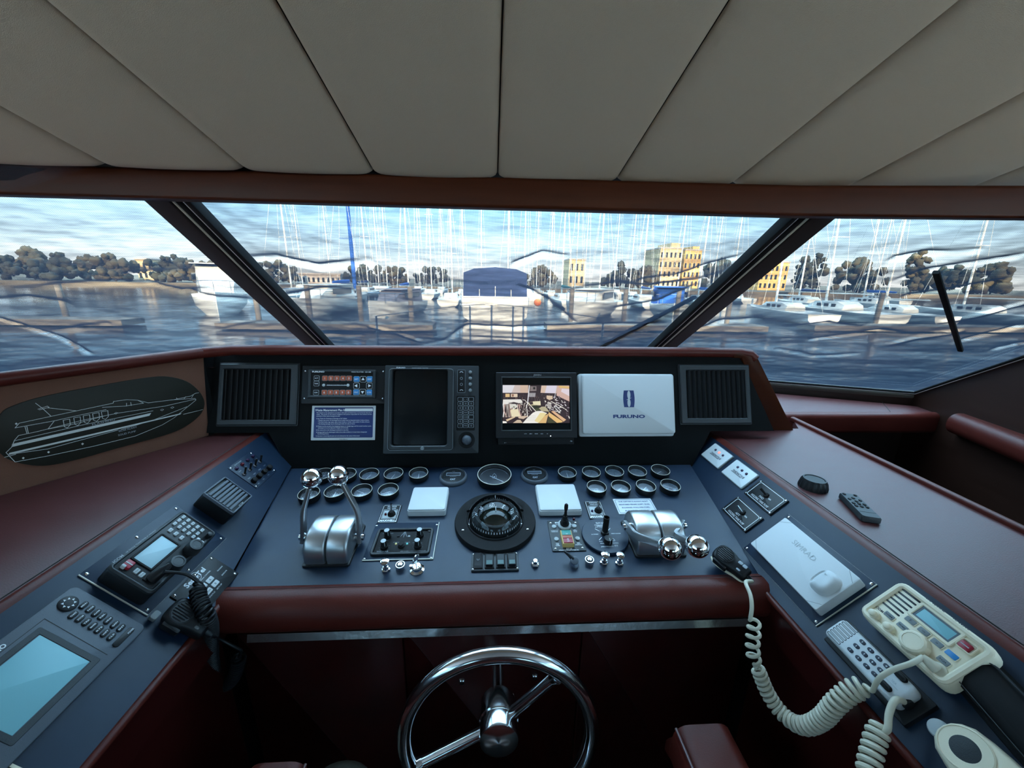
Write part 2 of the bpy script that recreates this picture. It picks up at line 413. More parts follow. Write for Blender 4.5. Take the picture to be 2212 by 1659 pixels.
# outer side walls, each with a long side window opening aft of the helm, and the back bulkhead
def side_wall(sg, name):
    X = 1.93 * sg; c0 = C3 if sg > 0 else C1; tp = TOP3 if sg > 0 else TOP1
    m = MB()
    def q(*p): m.add(p, [tuple(range(len(p)))])
    def at_(t): return c0 + (tp - c0) * t
    K = 6
    for i in range(K):
        a, b = at_(i / K), at_((i + 1) / K); q((a.x, a.y, 0), (b.x, b.y, 0), b, a)
    y1 = tp.y; x1 = tp.x
    q((x1, y1, 0), (X, .2, 0), (X, .2, 2.3), (x1, y1, 1.9))
    for ya, yb, za, zb in ((.2, -2.9, 0, 1.0), (.2, -2.9, 2.08, 2.4), (-2.9, -3.2, 0, 2.4)):
        q((X, ya, za), (X, yb, za), (X, yb, zb), (X, ya, zb))
    o = struct(m.build(name, M_oakwall, flat=True))
    w = bpy.data.objects.new('window_%d' % (4 if sg < 0 else 5), None); COL.objects.link(w); struct(w)
    MB().box((X, -1.35, 1.54), (.008, 3.1, 1.08)).build('pane', M_glass, w)
    f = MB()
    for c, d in (((X, -1.35, 1.0), (.04, 3.14, .03)), ((X, -1.35, 2.08), (.04, 3.14, .03)), ((X, .2, 1.54), (.04, .03, 1.08)), ((X, -2.9, 1.54), (.04, .03, 1.08)), ((X, -1.35, 1.54), (.03, .03, 1.08))): f.box(c, d)
    f.build('frame', M_winframe, w)
side_wall(1, 'wall_right'); side_wall(-1, 'wall_left_outer')
wbk = MB()
for c_, d_ in (((0, -3.23, .6), (4.0, .06, 1.3)), ((0, -3.23, 2.18), (4.0, .06, .56)), ((-1.75, -3.23, 1.575), (.5, .06, .65)), ((1.75, -3.23, 1.575), (.5, .06, .65)), ((0, -3.23, 1.575), (.5, .06, .65))): wbk.box(c_, d_)
struct(wbk.build('wall_back', M_oakwall))
for k_, x_ in ((6, -.875), (7, .875)):
    w6 = bpy.data.objects.new('window_%d' % k_, None); COL.objects.link(w6); struct(w6)
    MB().box((x_, -3.23, 1.575), (1.25, .008, .65)).build('pane', M_glass, w6); MB().rframe(0, 0, 1.29, .69, .03, -.03, .03, .03, M=Matrix.Translation((x_, -3.23, 1.575)) @ Matrix.Rotation(rad(90), 4, 'X')).build('frame', M_winframe, w6)
M_deckw = mat('white side deck', (.74, .73, .70), .6)
for n_, c_, d_ in (('side_deck_left', (-2.78, -1.6, .72), (1.6, 4.0, .06)), ('side_deck_right', (2.78, -1.6, .72), (1.6, 4.0, .06))): struct(MB().box(c_, d_).build(n_, M_deckw))  # unseen white decks added to bounce daylight up onto the ceiling
struct(MB().add([(-2.0, 1.15, 1.92), (2.0, 1.15, 1.92), (2.0, -3.3, 2.42), (2.0, -6.6, 2.42), (-2.0, -6.6, 2.42), (-2.0, -3.3, 2.42)], [(0, 1, 2, 5), (5, 2, 3, 4)]).build('trim_4', M_white))   # cabin roof skin; unseen aft overhang added to keep the sun out
struct(MB().add([(CN.x, CN.y + .02, 1.30), (wl0.x, wl0.y, 1.30), (-1.93, -.2, 1.2), (C1.x, C1.y, 1.09), (PBL.x, PBL.y, 1.09)], [(0, 1, 2, 3, 4)]).build('trim_6', M_leather2, flat=True))
# below the windscreen: forward bulkhead
struct(MB().add([C1 + V((0, 0, -1.1)), PBL + V((0, 0, -1.1)), PBR + V((0, 0, -1.1)), C3 + V((0, 0, -1.1)), C3, PBR, PBL, C1], [(0, 1, 6, 7), (1, 2, 5, 6), (2, 3, 4, 5)]).build('wall_front', M_oakwall, flat=True))

# ================================================================== helm console
con = thing('helm_console', 'wide black helm console with padded oxblood edges in the middle of the wheelhouse', 'console', TR(0, .72, 0))
CI = con.matrix_world.inverted()
def zc(y): return (PC.o + PC.v * ((y - PC.o.y) / PC.v.y)).z
YF, YB = .742, 1.212
m = MB(); top = [(-.600, YF), (.650, YF), (.703, YB), (-.670, YB)]
m.add([(x, y, zc(y)) for x, y in top] + [(x, y, zc(y) - .02) for x, y in top], [(0, 1, 2, 3), (7, 6, 5, 4), (0, 4, 5, 1), (1, 5, 6, 2), (2, 6, 7, 3), (3, 7, 4, 0)])
m.build('instrument_panel', M_navy, con, CI)
def fb(z): return (z - PF.o.z) / PF.v.z          # plane coordinate for a height
BR_ = PF.ab(PF.w(1600, 931))[1]; BL_ = PF.ab(PF.w(520, 935))[1]
fp = [(-.672, fb(zc(YB) - .008)), (.706, fb(zc(YB) - .008)), (.78, BR_), (PF.w(1672, 931).x, BR_), (PF.w(1601, 776).x, fb(1.335)), (.90, fb(1.345)), (-.935, fb(1.345)), (-.945, BL_), (-.745, BL_)]
ox = PF.o.x
MB().prism([(x - ox, y) for x, y in fp], -.02, 0).build('fascia', M_fascia, con, CI @ PF.M(PF.o))
# padded cap running along the left wall, over the fascia and down its right end
struct(MB().tube([V((wl0.x, wl0.y, 1.352)), V((CN.x, CN.y, 1.352)) + WD * .8, V((CN.x, CN.y, 1.352)) + WD * .003], .0175, 14).build('trim_5', M_leather))
cap = [V((CN.x, CN.y, 1.352)), V((-.86, 1.318, 1.353)), V((-.5, 1.322, 1.353)), V((0, 1.331, 1.353)), V((.5, 1.334, 1.353)), V((.90, 1.335, 1.352))]
cap += [V((.940, 1.334, 1.346)), V((.958, 1.330, 1.330))]
MB().tube(cap, .0175, 14).build('padded_cap', M_leather, con, CI)
YB_ = 1.318
bd = [hit(x, y, (0, YB_, 0), V((0, 1, 0))) for x, y in ((1664, 931), (1717, 931), (1641, 778), (1632, 763), (1614, 758), (1585, 758), (1585, 774), (1602, 775))]
MB().prism([(p.x, p.z) for p in bd], -.045, 0, .008, M=Matrix(((1, 0, 0, 0), (0, 0, -1, YB_), (0, 1, 0, 0), (0, 0, 0, 1)))).build('end_board', M_wood, con, CI)
hb = lambda x, y: hit(x, y, (0, 1.335, 0), V((0, 1, 0))).x
MB().add([(.72, 1.335, ZR - .02), (hb(1680, 935), 1.335, ZR - .02), (hb(1625, 830), 1.335, 1.20), (.72, 1.335, 1.20)], [(0, 1, 2, 3)]).build('fascia_backing', M_fascia, con, CI, flat=True)
MB().add([(-.95, 1.31, ZL - .02), (-.70, 1.31, ZL - .02), (-.70, 1.33, 1.30), (-.95, 1.33, 1.30)], [(0, 1, 2, 3)]).build('fascia_backing', M_fascia, con, CI, flat=True)
MB().add([(CN.x, CN.y, ZL), (CN.x, CN.y, 1.345), (-.935, 1.336, 1.345), (-.945, 1.246, ZL)], [(0, 1, 2, 3)]).build('fascia_return', M_fascia, con, CI, flat=True)
dk = [(-.93, 1.345, 1.325), (.95, 1.345, 1.325), (1.05, 1.75, 1.17), (.9, 2.12, 1.10), (-.9, 2.12, 1.10), (-1.3, 1.75, 1.17)]
MB().add(dk + [(x, y, z - .02) for x, y, z in dk], [tuple(range(6)), tuple(range(11, 5, -1))] + [(i, i + 6, (i + 1) % 6 + 6, (i + 1) % 6) for i in range(6)]).build('dash_top', M_leather2, con, CI)
rl = [(.752, .9125), (.742, .9165), (.732, .9175), (.716, .916), (.702, .910), (.690, .899), (.683, .886), (.681, .870), (.684, .856), (.690, .847), (.698, .841), (.752, .841)]
N_ = 24; L = []
for i in range(N_ + 1):
    x = -.604 + 1.257 * i / N_; L.append([(x, y, z) for y, z in rl])
MB().layers(L).build('padded_front_roll', M_leather, con, CI)
MB().tube([(-.602, .739, .9168), (.651, .739, .9168)], .0016, 6).build('stitched_seam', M_leather2, con, CI)
MB().box((0, 0, 0), (1.13, .005, .0165), Matrix.Translation((.035, .690, .8335)) @ Matrix.Rotation(rad(-24), 4, 'X')).build('metal_trim', M_strip, con, CI)
sx0, sx1 = hit(873, 1420, (0, .722, 0), V((0, 1, 0))).x, hit(1255, 1400, (0, .722, 0), V((0, 1, 0))).x
for x0, x1 in ((-.58, sx0), (sx0, sx1), (sx1, .63)):
    MB().rbox((x0 + x1) / 2, .44, x1 - x0 - .003, .74, 0, .02, .002, .003, M=Matrix(((1, 0, 0, 0), (0, 0, -1, .742), (0, 1, 0, 0), (0, 0, 0, 1)))).build('door', M_panelwood, con, CI)
MB().box((.02, .99, .43), (1.18, .48, .80)).build('cabinet_body', M_blackm, con, CI)

# ================================================================== side consoles
def bx_l(x): return (PL.o.x - x) / _c
def bx_r(x): return (x - PR.o.x) / _c
def wing(sg, label):
    pl = PL if sg < 0 else PR; zt = ZL if sg < 0 else ZR
    t = thing('side_console', label, 'console', TR(.59 * sg, .3, 0)); I = t.matrix_world.inverted()
    xl = -.588 if sg < 0 else .640; xt = -.768 if sg < 0 else .798; xb = -.668 if sg < 0 else .703; xf = -.600 if sg < 0 else .650
    pts3 = [(xl, -.5), (xl, YF - .002), (xf, YF - .002), (xb, YB + .002), (xt, 1.262), (xt, -.5)]
    def on(x, y): return pl.o + V((0, y - pl.o.y, 0)) + pl.v * ((x - pl.o.x) / pl.v.x)
    m = MB(); n = len(pts3); A = [on(*p) for p in pts3]; B = [p - pl.n * .012 for p in A]
    f0 = tuple(range(n)); m.add(A + B, [f0, tuple(range(2 * n - 1, n - 1, -1))] + [(i, i + n, (i + 1) % n + n, (i + 1) % n) for i in range(n)])
    m.build('control_panel', M_navy, t, I)
    zl = on(xl, 0).z
    # padded roll along the top edge
    xr = xt - .022 * (-sg) if sg > 0 else xt - .022
    xr = xt + .022 * sg
    MB().tube([(xr, -.5, zt - .027), (xr, 1.0, zt - .027), (xr, 1.268, zt - .027)], .0305, 16).build('padded_edge', M_leather, t, I)
    if sg < 0: tp = [(xr, -.5), (xr, 1.31), (CN.x + .05, 1.31), (CN.x + .004, CN.y - .004), (wl0.x + .004, wl0.y), (-1.9, -.5)]
    else: tp = [(1.200, -.5), (1.238, 1.42), (1.19, 1.334), (xr, 1.334), (xr, -.5)][::-1]
    m = MB(); n = len(tp); m.add([(x, y, zt) for x, y in tp] + [(x, y, zt - .025) for x, y in tp], [tuple(range(n)), tuple(range(2 * n - 1, n - 1, -1))] + [(i, i + n, (i + 1) % n + n, (i + 1) % n) for i in range(n)])
    m.build('worktop', M_leather2, t, I)
    MB().tube([(xt + .040 * sg, -.5, zt + .0002), (xt + .040 * sg, 1.262, zt + .0002)], .0012, 6).build('stitched_seam', M_gap, t, I)
    if sg > 0: MB().tube([(1.200, -.5, zt + .002), (1.240, 1.43, zt + .002)], 1, prof=rrect(.020, .022, .007)).build('outer_rim', M_leather, t, I)
    MB().tube([(xl, -.5, zl - .002), (xl, YF - .03, zl - .002)], .0075, 10).build('lower_edge_bead', M_leather, t, I)
    MB().box((xl + .008 * sg, .105, zl - .045), (.016, 1.21, .075)).build('apron', M_panelwood, t, I)
    MB().tube([(xl + .012 * sg, -.5, zl - .088), (xl + .012 * sg, .70, zl - .088)], .005, 8).build('lower_bead', M_leather, t, I)
    MB().box((xl + .026 * sg, .105, (zl - .09) / 2), (.02, 1.21, zl - .092)).build('door', M_panelwood, t, I)
    xo = -1.15 if sg < 0 else 1.19
    MB().box(((xl + .05 * sg + xo) / 2, .35, (zl - .10) / 2), (abs(xo - xl) - .06, 1.6, zl - .12)).build('cabinet_body', M_blackm, t, I)
    if sg > 0: MB().box((1.195, .45, .50), (.012, 1.86, 1.06)).build('outer_side', M_oakwall, t, I)
    return t
wing(-1, 'black side console with oxblood worktop and padded edge, left of the helm')
wing(1, 'black side console with oxblood worktop and outer rim, right of the helm')
# --- shelf under the right window and padded rail along the right wall
ZS = 1.015
HS = Plane((0, 0, ZS), (1, 0, 0), (0, 1, 0))
f0, f1 = HS.w(1660, 893), HS.w(2085, 893)
sh = [f0 + V((-.15, 0, 0)), f1, C3 + V((-.03, -.02, 0)), PBR + V((.35, -.16, 0))]
sh = [V((p.x, p.y, ZS)) for p in sh]
t = thing('window_shelf', 'oxblood padded shelf under the right windscreen beyond the stairwell', 'shelf', TR(1.6, 1.7, 0)); I = t.matrix_world.inverted()
m = MB(); m.add(sh + [p - V((0, 0, .03)) for p in sh], [(0, 1, 2, 3), (7, 6, 5, 4), (0, 4, 5, 1), (1, 5, 6, 2), (2, 6, 7, 3), (3, 7, 4, 0)]); m.build('shelf_top', M_leather2, t, I)
MB().tube([sh[0] + V((0, 0, -.045)), sh[1] + V((0, 0, -.045))], 1, prof=rrect(.05, .10, .022, 5)).build('padded_lip', M_leather, t, I)
sm = HS.w(1900, 862); sm2 = HS.w(1925, 892)
MB().tube([sm + V((0, 0, .0005)), sm2 + V((0, 0, .0005))], .0012, 6).build('seam', M_gap, t, I)
g0, g1 = HS.w(2105, 915), HS.w(2215, 958)
gd = (g1 - g0).normalized(); g0 = g0 + V((gd.y, -gd.x, 0)) * .05
t = thing('grab_rail', 'oxblood padded rail along the right wall above the stairwell', 'rail', TR(g0.x, g0.y, ZS))
MB().tube([V((0, 0, -.005)), gd * 1.2 + V((0, 0, -.005))], 1, prof=rrect(.10, .095, .040, 6)).build('padding', M_leather, t)
# ================================================================== fascia
def zp(ox_, oy_, k): return lambda x, y: (ox_ + x / k, oy_ + y / k)
# --- louvred air vents
def vent(pts, opn, label):
    M_, w, h = PF.quad(pts); t = thing('air_vent', label, 'vent', M_, 'air vents in the fascia')
    Mo, w2, h2 = PF.quad(opn, -.0); q = M_.inverted() @ Mo.translation
    po = rrect(w, h, .004); pi = rrect(w2, h2, .002, 4, q.x, q.y)
    MB().frame(po, pi, 0, .010, .003).build('frame', M_grey, t)
    MB().rframe(0, 0, w + .008, h + .008, .006, 0, .004, .004, .001).build('flange', M_black, t)
    MB().box((q.x, q.y, .0006), (w2, h2, .001)).build('backing', M_blackm, t)
    s = MB(); n = 12
    for i in range(n):
        x = q.x - w2 / 2 + w2 * (i + .5) / n
        s.box((0, 0, 0), (.0016, h2, .011), TR(x, q.y, .0065) @ Matrix.Rotation(rad(32), 4, 'Y'))
    s.build('louvres', M_black, t)
vent([(478, 788), (646, 785), (643, 918), (471, 919)], [(486.5, 800), (631, 797), (626, 906), (481, 907)], 'black louvred air vent at the left end of the fascia beside the plotter keypad')
vent([(1463, 790), (1614, 790), (1621, 916), (1473, 914)], [(1480, 801), (1606, 801), (1610, 903), (1483, 903)], 'black louvred air vent at the right end of the fascia beside the white cover')
# --- plotter keypad
z = zp(640, 780, 11.06)
M_, w, h = PF.quad([(654.5, 790.3), (835, 790.3), (832, 872), (652, 872)])
t = thing('plotter_keypad', 'black marine plotter keypad with ten orange and four blue keys', 'keypad', M_)
MB().rbox(0, 0, w, h, 0, .004, .003, .0012).build('mounting_plate', M_black, t)
screws(t, [loc(PF, M_, *z(x, y), .004) for x, y in ((215, 240), (2075, 250), (190, 893), (2060, 898))], .004)
Mb, w2, h2 = PF.quad([z(300, 205), z(1915, 205), z(1880, 890), z(270, 890)], .012); q = M_.inverted() @ Mb.translation
MB().rframe(q.x, q.y, w2, h2, .010, .004, .018, .004, .003).build('bezel', M_grey, t)
MB().box((q.x, q.y, .009), (w2 - .012, h2 - .012, .008)).build('face', M_blackm, t)
def key(par, name, cx, cy, kw, kh, z0, m, rim=None, hgt=.0025, txt=None, tm=None, rr=.18):
    k = MB().rbox(cx, cy, kw, kh, z0, z0 + hgt, min(kw, kh) * rr, hgt * .3).build(name, m, par)
    if rim: MB().rframe(cx, cy, kw * 1.14, kh * 1.14, kw * .07, z0, z0 + hgt * .6, min(kw, kh) * .22).build('rim', rim, k)
    if txt: MB().text(txt, cx, cy, kh * (.42 if len(txt) < 2 else .26), z0 + hgt + .0002, w=None if len(txt) < 3 else kw * .72).build('lettering', tm or M_ink, k)
    return k
zz = .013
kx = lambda x, y: loc(PF, M_, *z(x, y), .014)
for i, x in enumerate((685, 830, 973, 1119, 1263)): key(t, 'key', *kx(x, 412), .0168, .0160, zz, M_orange, M_keygrey, txt=str(i + 1))
for i, x in enumerate((672, 817, 961, 1106, 1251)): key(t, 'key', *kx(x, 750), .0168, .0160, zz, M_orange, M_keygrey, txt=str((i + 6) % 10))
for x, y, s_ in ((1442, 433, 'SHIFT'), (1755, 433, 'EVENT'), (1432, 745, 'CALC'), (1747, 748, 'CTR'),): key(t, 'key', *kx(x, y), .0182, .0182, zz, M_bluekey, M_keygrey, txt=s_, tm=M_ink)
for x, y, r_ in ((1598, 435, 0), (1438, 590, 90), (1746, 590, -90), (1586, 740, 180)):
    a, b = kx(x, y); k = key(t, 'arrow_key', a, b, .0182, .0182, zz, M_blackm, M_pale)
    MB().prism([(.0062 * math.cos(rad(90 + r_ + 120 * i)), .0062 * math.sin(rad(90 + r_ + 120 * i))) for i in range(3)], 0, .0004, M=TR(a, b, zz + .0025)).build('arrow', M_ink, k)
for x, y, s_ in ((487, 410, 'ACT'), (483, 538, 'TUNE'), (474, 752, 'CLEAR')): key(t, 'key', *kx(x, y), .0160, .0155, zz, M_blackm, M_pale, txt=s_)
for x in (653, 1234): MB().lathe([(.005, 0), (.005, .001), (.004, .0016)], TR(*kx(x, 575), zz), 14).build('dimmer_lamp', M_pale, t)
lt = MB()
lt.text('FURUNO', *kx(540, 258), .0048, .0182, bold=.03, w=.040); lt.text('VIDEO PLOTTER', *kx(1470, 264), .0036, .0182, w=.041, bold=0); lt.text('GD-188', *kx(1722, 266), .0036, .0182, w=.019)
a0 = kx(725, 580); a1 = kx(1195, 580); lt.line([a0, a1], .0013, .0134); lt.text('FURUNO ELECTRIC CO LTD', (a0[0] + a1[0]) / 2, a0[1] + .0012, .0026, .0136, w=.062)
lt.build('lettering', M_ink, t)
# --- waste placard
z = zp(665, 870, 13.825)
M_, w, h = PF.quad([z(135, 88), z(2032, 88), z(2008, 1112), z(95, 1125)])
t = thing('waste_placard', 'white bordered navy waste management placard under the plotter keypad', 'sign', M_)
MB().rbox(0, 0, w, h, 0, .0016, .002, .0004).build('plate', M_white2, t)
pw, ph = w * .925, h * .875
MB().rbox(0, h * .012, pw, ph, .0016, .0019, .003).build('printed_panel', M_navyink, t)
lt = MB(); kx = lambda x, y: loc(PF, M_, *z(x, y), .002)
wx = lambda d: d / 13.825 * .00170
a, b = kx(690, 220); lt.text('Waste Management Plan for', a, b, .0068, .0021, w=wx(850), bold=.03)
rows = [(255, 1910, 300, 'This vessel is to be operated in accordance with state and federal laws concerning the disposal of'),
        (255, 1910, 348, "waste.  The owner or the owner's designee is the person responsible for the conduct and the"),
        (255, 965, 398, 'execution of this waste management plan.'),
        (255, 1175, 470, '1) See "Rules for Discharge of Garbage at Sea" plaque.'),
        (300, 1835, 523, '* Plastics may never be discharged and no waste may be discarded within 3 miles of shore.'),
        (300, 1845, 577, '* No food waste, rags, paper, glass, metal, bottles or similar refuse within 12 miles of shore.'),
        (300, 1410, 633, '* No floating dunnage may be discharged within 25 miles of shore.'),
        (250, 1895, 700, '2) Waste is to be stored in the designated spaces or airtight bags until the vessel reaches a port,'),
        (300, 1210, 750, 'whereupon it is to be disposed of legally and correctly.'),
        (245, 1215, 815, '3) No waste oil is to be discharged overboard at any time.'),
        (245, 1760, 880, '4) Sewage shall not be discharged within three miles of shore or in any waters designated'),
        (290, 630, 930, 'No-Discharge Zones.'), (238, 1550, 993, '5) Questions concerning this plan are to be directed to the owner of the vessel.')]
for x0, x1, y, s_ in rows:
    a = kx(x0, y); b = kx(x1, y); lt.text(s_, (a[0] + b[0]) / 2, a[1], .0030, .0021, w=b[0] - a[0], bold=.012)
a = kx(1525, 213); lt.rbox(a[0], a[1], wx(760), wx(80), .0019, .0022, .002)
lt.build('lettering', M_ink, t)
a = kx(1060, 1087); MB().text('West Marine', a[0], a[1], .0024, .0018, w=wx(220), bold=.02).build('maker_mark', M_blk, t)
# --- radar display
z = zp(820, 760, 5.027)
M_, w, h = PF.quad([(835, 791), (1034, 791), (1035, 979), (831, 979)])
t = thing('radar_display', 'tall black radar display with hooded dark screen and key column', 'display', M_)
kx = lambda x, y, hh=.022: loc(PF, M_, *z(x, y), hh)
MB().rbox(0, 0, w, h, 0, .020, .004, .002).build('housing', M_grey, t)
a = kx(118, 185); b = kx(800, 1062); cx, cy, hw, hh = (a[0] + b[0]) / 2, (a[1] + b[1]) / 2, b[0] - a[0], a[1] - b[1]
a = kx(150, 195); b = kx(735, 1015); sx_, sy_, sw, sh_ = (a[0] + b[0]) / 2, (a[1] + b[1]) / 2, b[0] - a[0], a[1] - b[1]
MB().frame(rrect(hw, hh, .010, 4, cx, cy), rrect(sw, sh_, .010, 4, sx_, sy_), .018, .038, .003).build('screen_hood', M_grey, t)
sc = []
for j in range(9):
    for i in range(9): u_, v_ = i / 4 - 1, j / 4 - 1; sc.append((sx_ + u_ * sw / 2, sy_ + v_ * sh_ / 2, .026 - .006 * (u_ * u_ + v_ * v_) / 2))
MB().add(sc, [(j * 9 + i, j * 9 + i + 1, (j + 1) * 9 + i + 1, (j + 1) * 9 + i) for j in range(8) for i in range(8)]).build('screen', M_smoke, t)
MB().rframe(cx, cy, hw, hh, .0012, .038, .0388, .010).build('hood_edge', M_keygrey, t)
a = kx(462, 1050, .04); MB().lathe([(.0065, .036), (.0065, .039), (.005, .041)], TR(*a, 0), 16).build('hood_catch', M_keygrey, t)
a = kx(888, 320); b = kx(990, 320)
MB().rbox(a[0], a[1], .0265, .078, .020, .0212, .002).build('legend_strip', M_blackm, t)
MB().rframe(a[0], a[1], .0265, .078, .0007, .0212, .0216, .002).build('legend_outline', M_inkd, t)
for y in (222, 288, 353, 418):
    a = kx(985, y); k = MB().lathe([(.0062, .020), (.0055, .030), (.004, .031)], TR(*a, 0), 16).build('knob', M_keygrey, t)
    q = kx(888, y)
    if y in (222, 418): MB().line([(q[0] + .006 * math.cos(rad(g)), q[1] - .003 + .005 * math.sin(rad(g))) for g in range(30, 151, 20)], .0018, .0217).build('legend', M_ink, t)
    else: MB().rframe(q[0], q[1], .0095, .0095, .0012, .0214, .0217, .0047).build('legend', M_inkd, t)
a = kx(935, 665); MB().rbox(a[0], a[1], .063, .118, .020, .0208, .003).build('key_panel', M_blackm, t)
lab = [['', '-  +', ''], ['O', 'O', 'O'], ['O', 'O', 'O'], ['GAIN', 'ALRT', 'HDG'], ['SHFT', 'ZOOM', ''], ['O', 'CLR', 'OFF'], ['/', 'TRK', 'O']]
for r_, y in enumerate((515, 562, 610, 660, 708, 755, 803)):
    for c_, x in enumerate((875, 935, 995)): key(t, 'key', *kx(x, y), .0152, .0118, .0208, M_blackm, M_inkd, .0014, lab[r_][c_] or None, M_inkd)
a = kx(945, 958); MB().lathe([(.028, .020), (.028, .022), (.019, .021), (.0175, .020)], TR(*a, 0), 28).build('trackball_ring', M_blackm, t)
MB().sphere((*a, .018), .0165, 20, 8, z0=0).build('trackball', M_grey2, t)
lt = MB(); a = kx(232, 172, .02); lt.text('FURUNO', a[0], a[1], .0042, .0204, w=.030, bold=.03); a = kx(440, 176, .02); lt.text('MARINE RADAR / PLOTTER', a[0], a[1], .0022, .0204, w=.055, bold=0); lt.build('lettering', M_ink, t)
# --- camera monitor on a low bracket
z = zp(820, 760, 5.027)
HT = .045
M_, w, h = PF.quad([(1071, 804), (1246.7, 805), (1245.7, 947), (1071, 946)], HT)
t = thing('camera_monitor', 'black flat monitor showing the engine room camera picture', 'monitor', M_)
kx = lambda x, y, hh=HT: loc(PF, M_, *z(x, y), hh)
MB().rbox(0, 0, w, h, .012, HT - .012, .004, .003).build('case', M_black, t)
a = kx(1325, 275); b = kx(2085, 855); bx_, by_, bw, bh = (a[0] + b[0]) / 2, (a[1] + b[1]) / 2, b[0] - a[0], a[1] - b[1]
MB().frame(rrect(w, h, .003), rrect(bw, bh, .002, 4, bx_, by_), HT - .006, HT, .0015).build('bezel', M_black, t)
MB().rframe(bx_, by_, bw + .003, bh + .003, .004, HT - .004, HT + .0012, .002, .001).build('bezel_lip', M_grey, t)
a = kx(1337, 360); b = kx(2068, 773); px0, px1, py0, py1 = a[0], b[0], b[1], a[1]; pw, ph = px1 - px0, py1 - py0
MB().box((bx_, by_, HT - .007), (bw, bh, .004)).build('screen', M_smoke, t)
MB().rbox(0, -h / 2 - .008, w * .94, .030, 0, .030, .002, .002).build('bracket', M_blackm, t)
for x, y in ((1360, 987), (1374, 987), (2073, 970), (2086, 972)):
    a = kx(x, y, .03); screw(MB(), *a, .030, .0022).build('screw', M_steel, t)
lt = MB(); a = kx(1712, 252); lt.text('JWIN', *a, .0055, HT + .0003, w=.026); lt.build('maker_mark', M_inkd, t)
lt = MB()
for x, s_ in ((1584, 'AUTO'), (1642, 'MENU'), (1702, 'POWER'), (1762, 'DOWN'), (1822, 'UP')): a = kx(x, 890); lt.text(s_, *a, .0022, HT + .0003, w=.0022 * len(s_) * .95, bold=.01)
lt.build('lettering', M_ink, t)
a = kx(1857, 914); MB().lathe([(.0019, HT), (.0013, HT + .001)], TR(*a, 0), 10).build('power_lamp', M_wled, t)
# the live picture: an engine room, as coloured flat shapes that glow
pm = bpy.data.materials.new('live engine room picture'); pm.use_nodes = True
pn = pm.node_tree.nodes; pl_ = pm.node_tree.links; pb = pn['Principled BSDF']; at_n = pn.new('ShaderNodeVertexColor'); at_n.layer_name = 'picture'
pb.inputs['Base Color'].default_value = (.01, .01, .01, 1); pb.inputs['Roughness'].default_value = .2
pl_.new(at_n.outputs['Color'], pb.inputs['Emission Color']); pb.inputs['Emission Strength'].default_value = 1.0
pv, pf, pc = [], [], []; lay = [0]
def shp(col, *pts):                               # pts in the 2133x1659 crop of the picture
    lay[0] += 1; o = len(pv)
    for x, y in pts: pv.append((px0 + (x - 190) / 1725 * pw, py1 - (y - 130) / 985 * ph, HT - .0049 + lay[0] * 4e-6))
    pf.append(tuple(range(o, o + len(pts)))); pc.append(col)
def ln(col, wd, *pts):
    for (x0, y0), (x1, y1) in zip(pts, pts[1:]):
        d = V((x1 - x0, y1 - y0)); d.normalize(); q = V((-d.y, d.x)) * wd / 2
        shp(col, (x0 + q.x, y0 + q.y), (x0 - q.x, y0 - q.y), (x1 - q.x, y1 - q.y), (x1 + q.x, y1 + q.y))
rr = random.Random(3)
DK, WH, TN, PK, GY = (.035, .022, .028), (.88, .85, .78), (.68, .48, .24), (.62, .42, .36), (.22, .18, .18)
shp(DK, (190, 130), (190, 1115), (1915, 1115), (1915, 130))
shp((.60, .50, .47), (190, 130), (190, 330), (845, 330), (850, 130)); shp((.70, .69, .74), (190, 130), (190, 330), (420, 330), (500, 130)); shp((.62, .46, .36), (640, 130), (640, 330), (840, 330), (850, 130))
shp((.66, .50, .40), (1190, 140), (1165, 330), (1580, 345), (1600, 140)); shp((.68, .64, .74), (1330, 140), (1280, 335), (1560, 340), (1590, 140)); shp(PK, (1600, 140), (1580, 400), (1915, 560), (1915, 140))
shp((.72, .64, .70), (1720, 220), (1700, 300), (1915, 420), (1915, 240)); shp((.7, .48, .18), (1640, 140), (1650, 200), (1915, 215), (1915, 165))
for k in range(60): x = rr.uniform(190, 1580); y = rr.uniform(345, 520); ln(rr.choice([(.1, .08, .07), (.18, .12, .1), (.02, .02, .03)]), rr.uniform(6, 14), (x, y), (x + rr.uniform(-20, 20), y + rr.uniform(30, 80)))
shp((.72, .50, .24), (260, 355), (260, 440), (370, 440), (370, 355)); shp((.72, .58, .44), (400, 355), (400, 440), (570, 440), (570, 355)); shp((.3, .15, .1), (420, 365), (430, 430), (470, 430), (480, 370))
shp(GY, (900, 160), (890, 290), (1060, 280), (1060, 160)); shp((.02, .02, .02), (975, 180), (975, 240), (1030, 240), (1030, 180)); shp((.3, .28, .3), (870, 330), (865, 440), (1030, 440), (1040, 330))
for x in (885, 935, 995): shp((.5, .5, .52), (x, 360), (x - 12, 390), (x, 415), (x + 25, 390)); shp((.02, .02, .02), (x + 5, 375), (x + 1, 390), (x + 5, 400), (x + 14, 390))
ln((.8, .8, .85), 22, (880, 135), (850, 400), (825, 640)); ln((.6, .6, .65), 14, (1590, 140), (1540, 400), (1510, 520))
shp((.42, .36, .22), (850, 570), (850, 660), (1170, 660), (1160, 545)); shp((.75, .70, .48), (965, 555), (980, 640), (1165, 650), (1160, 545)); shp(DK, (860, 570), (900, 640), (970, 620), (960, 570))
shp((.06, .07, .035), (900, 660), (1070, 810), (1180, 760), (1080, 655)); shp((.025, .03, .02), (950, 670), (1000, 745), (1150, 720), (1080, 655)); shp((.45, .40, .26), (1120, 735), (1200, 810), (1390, 820), (1290, 690), (1190, 690))
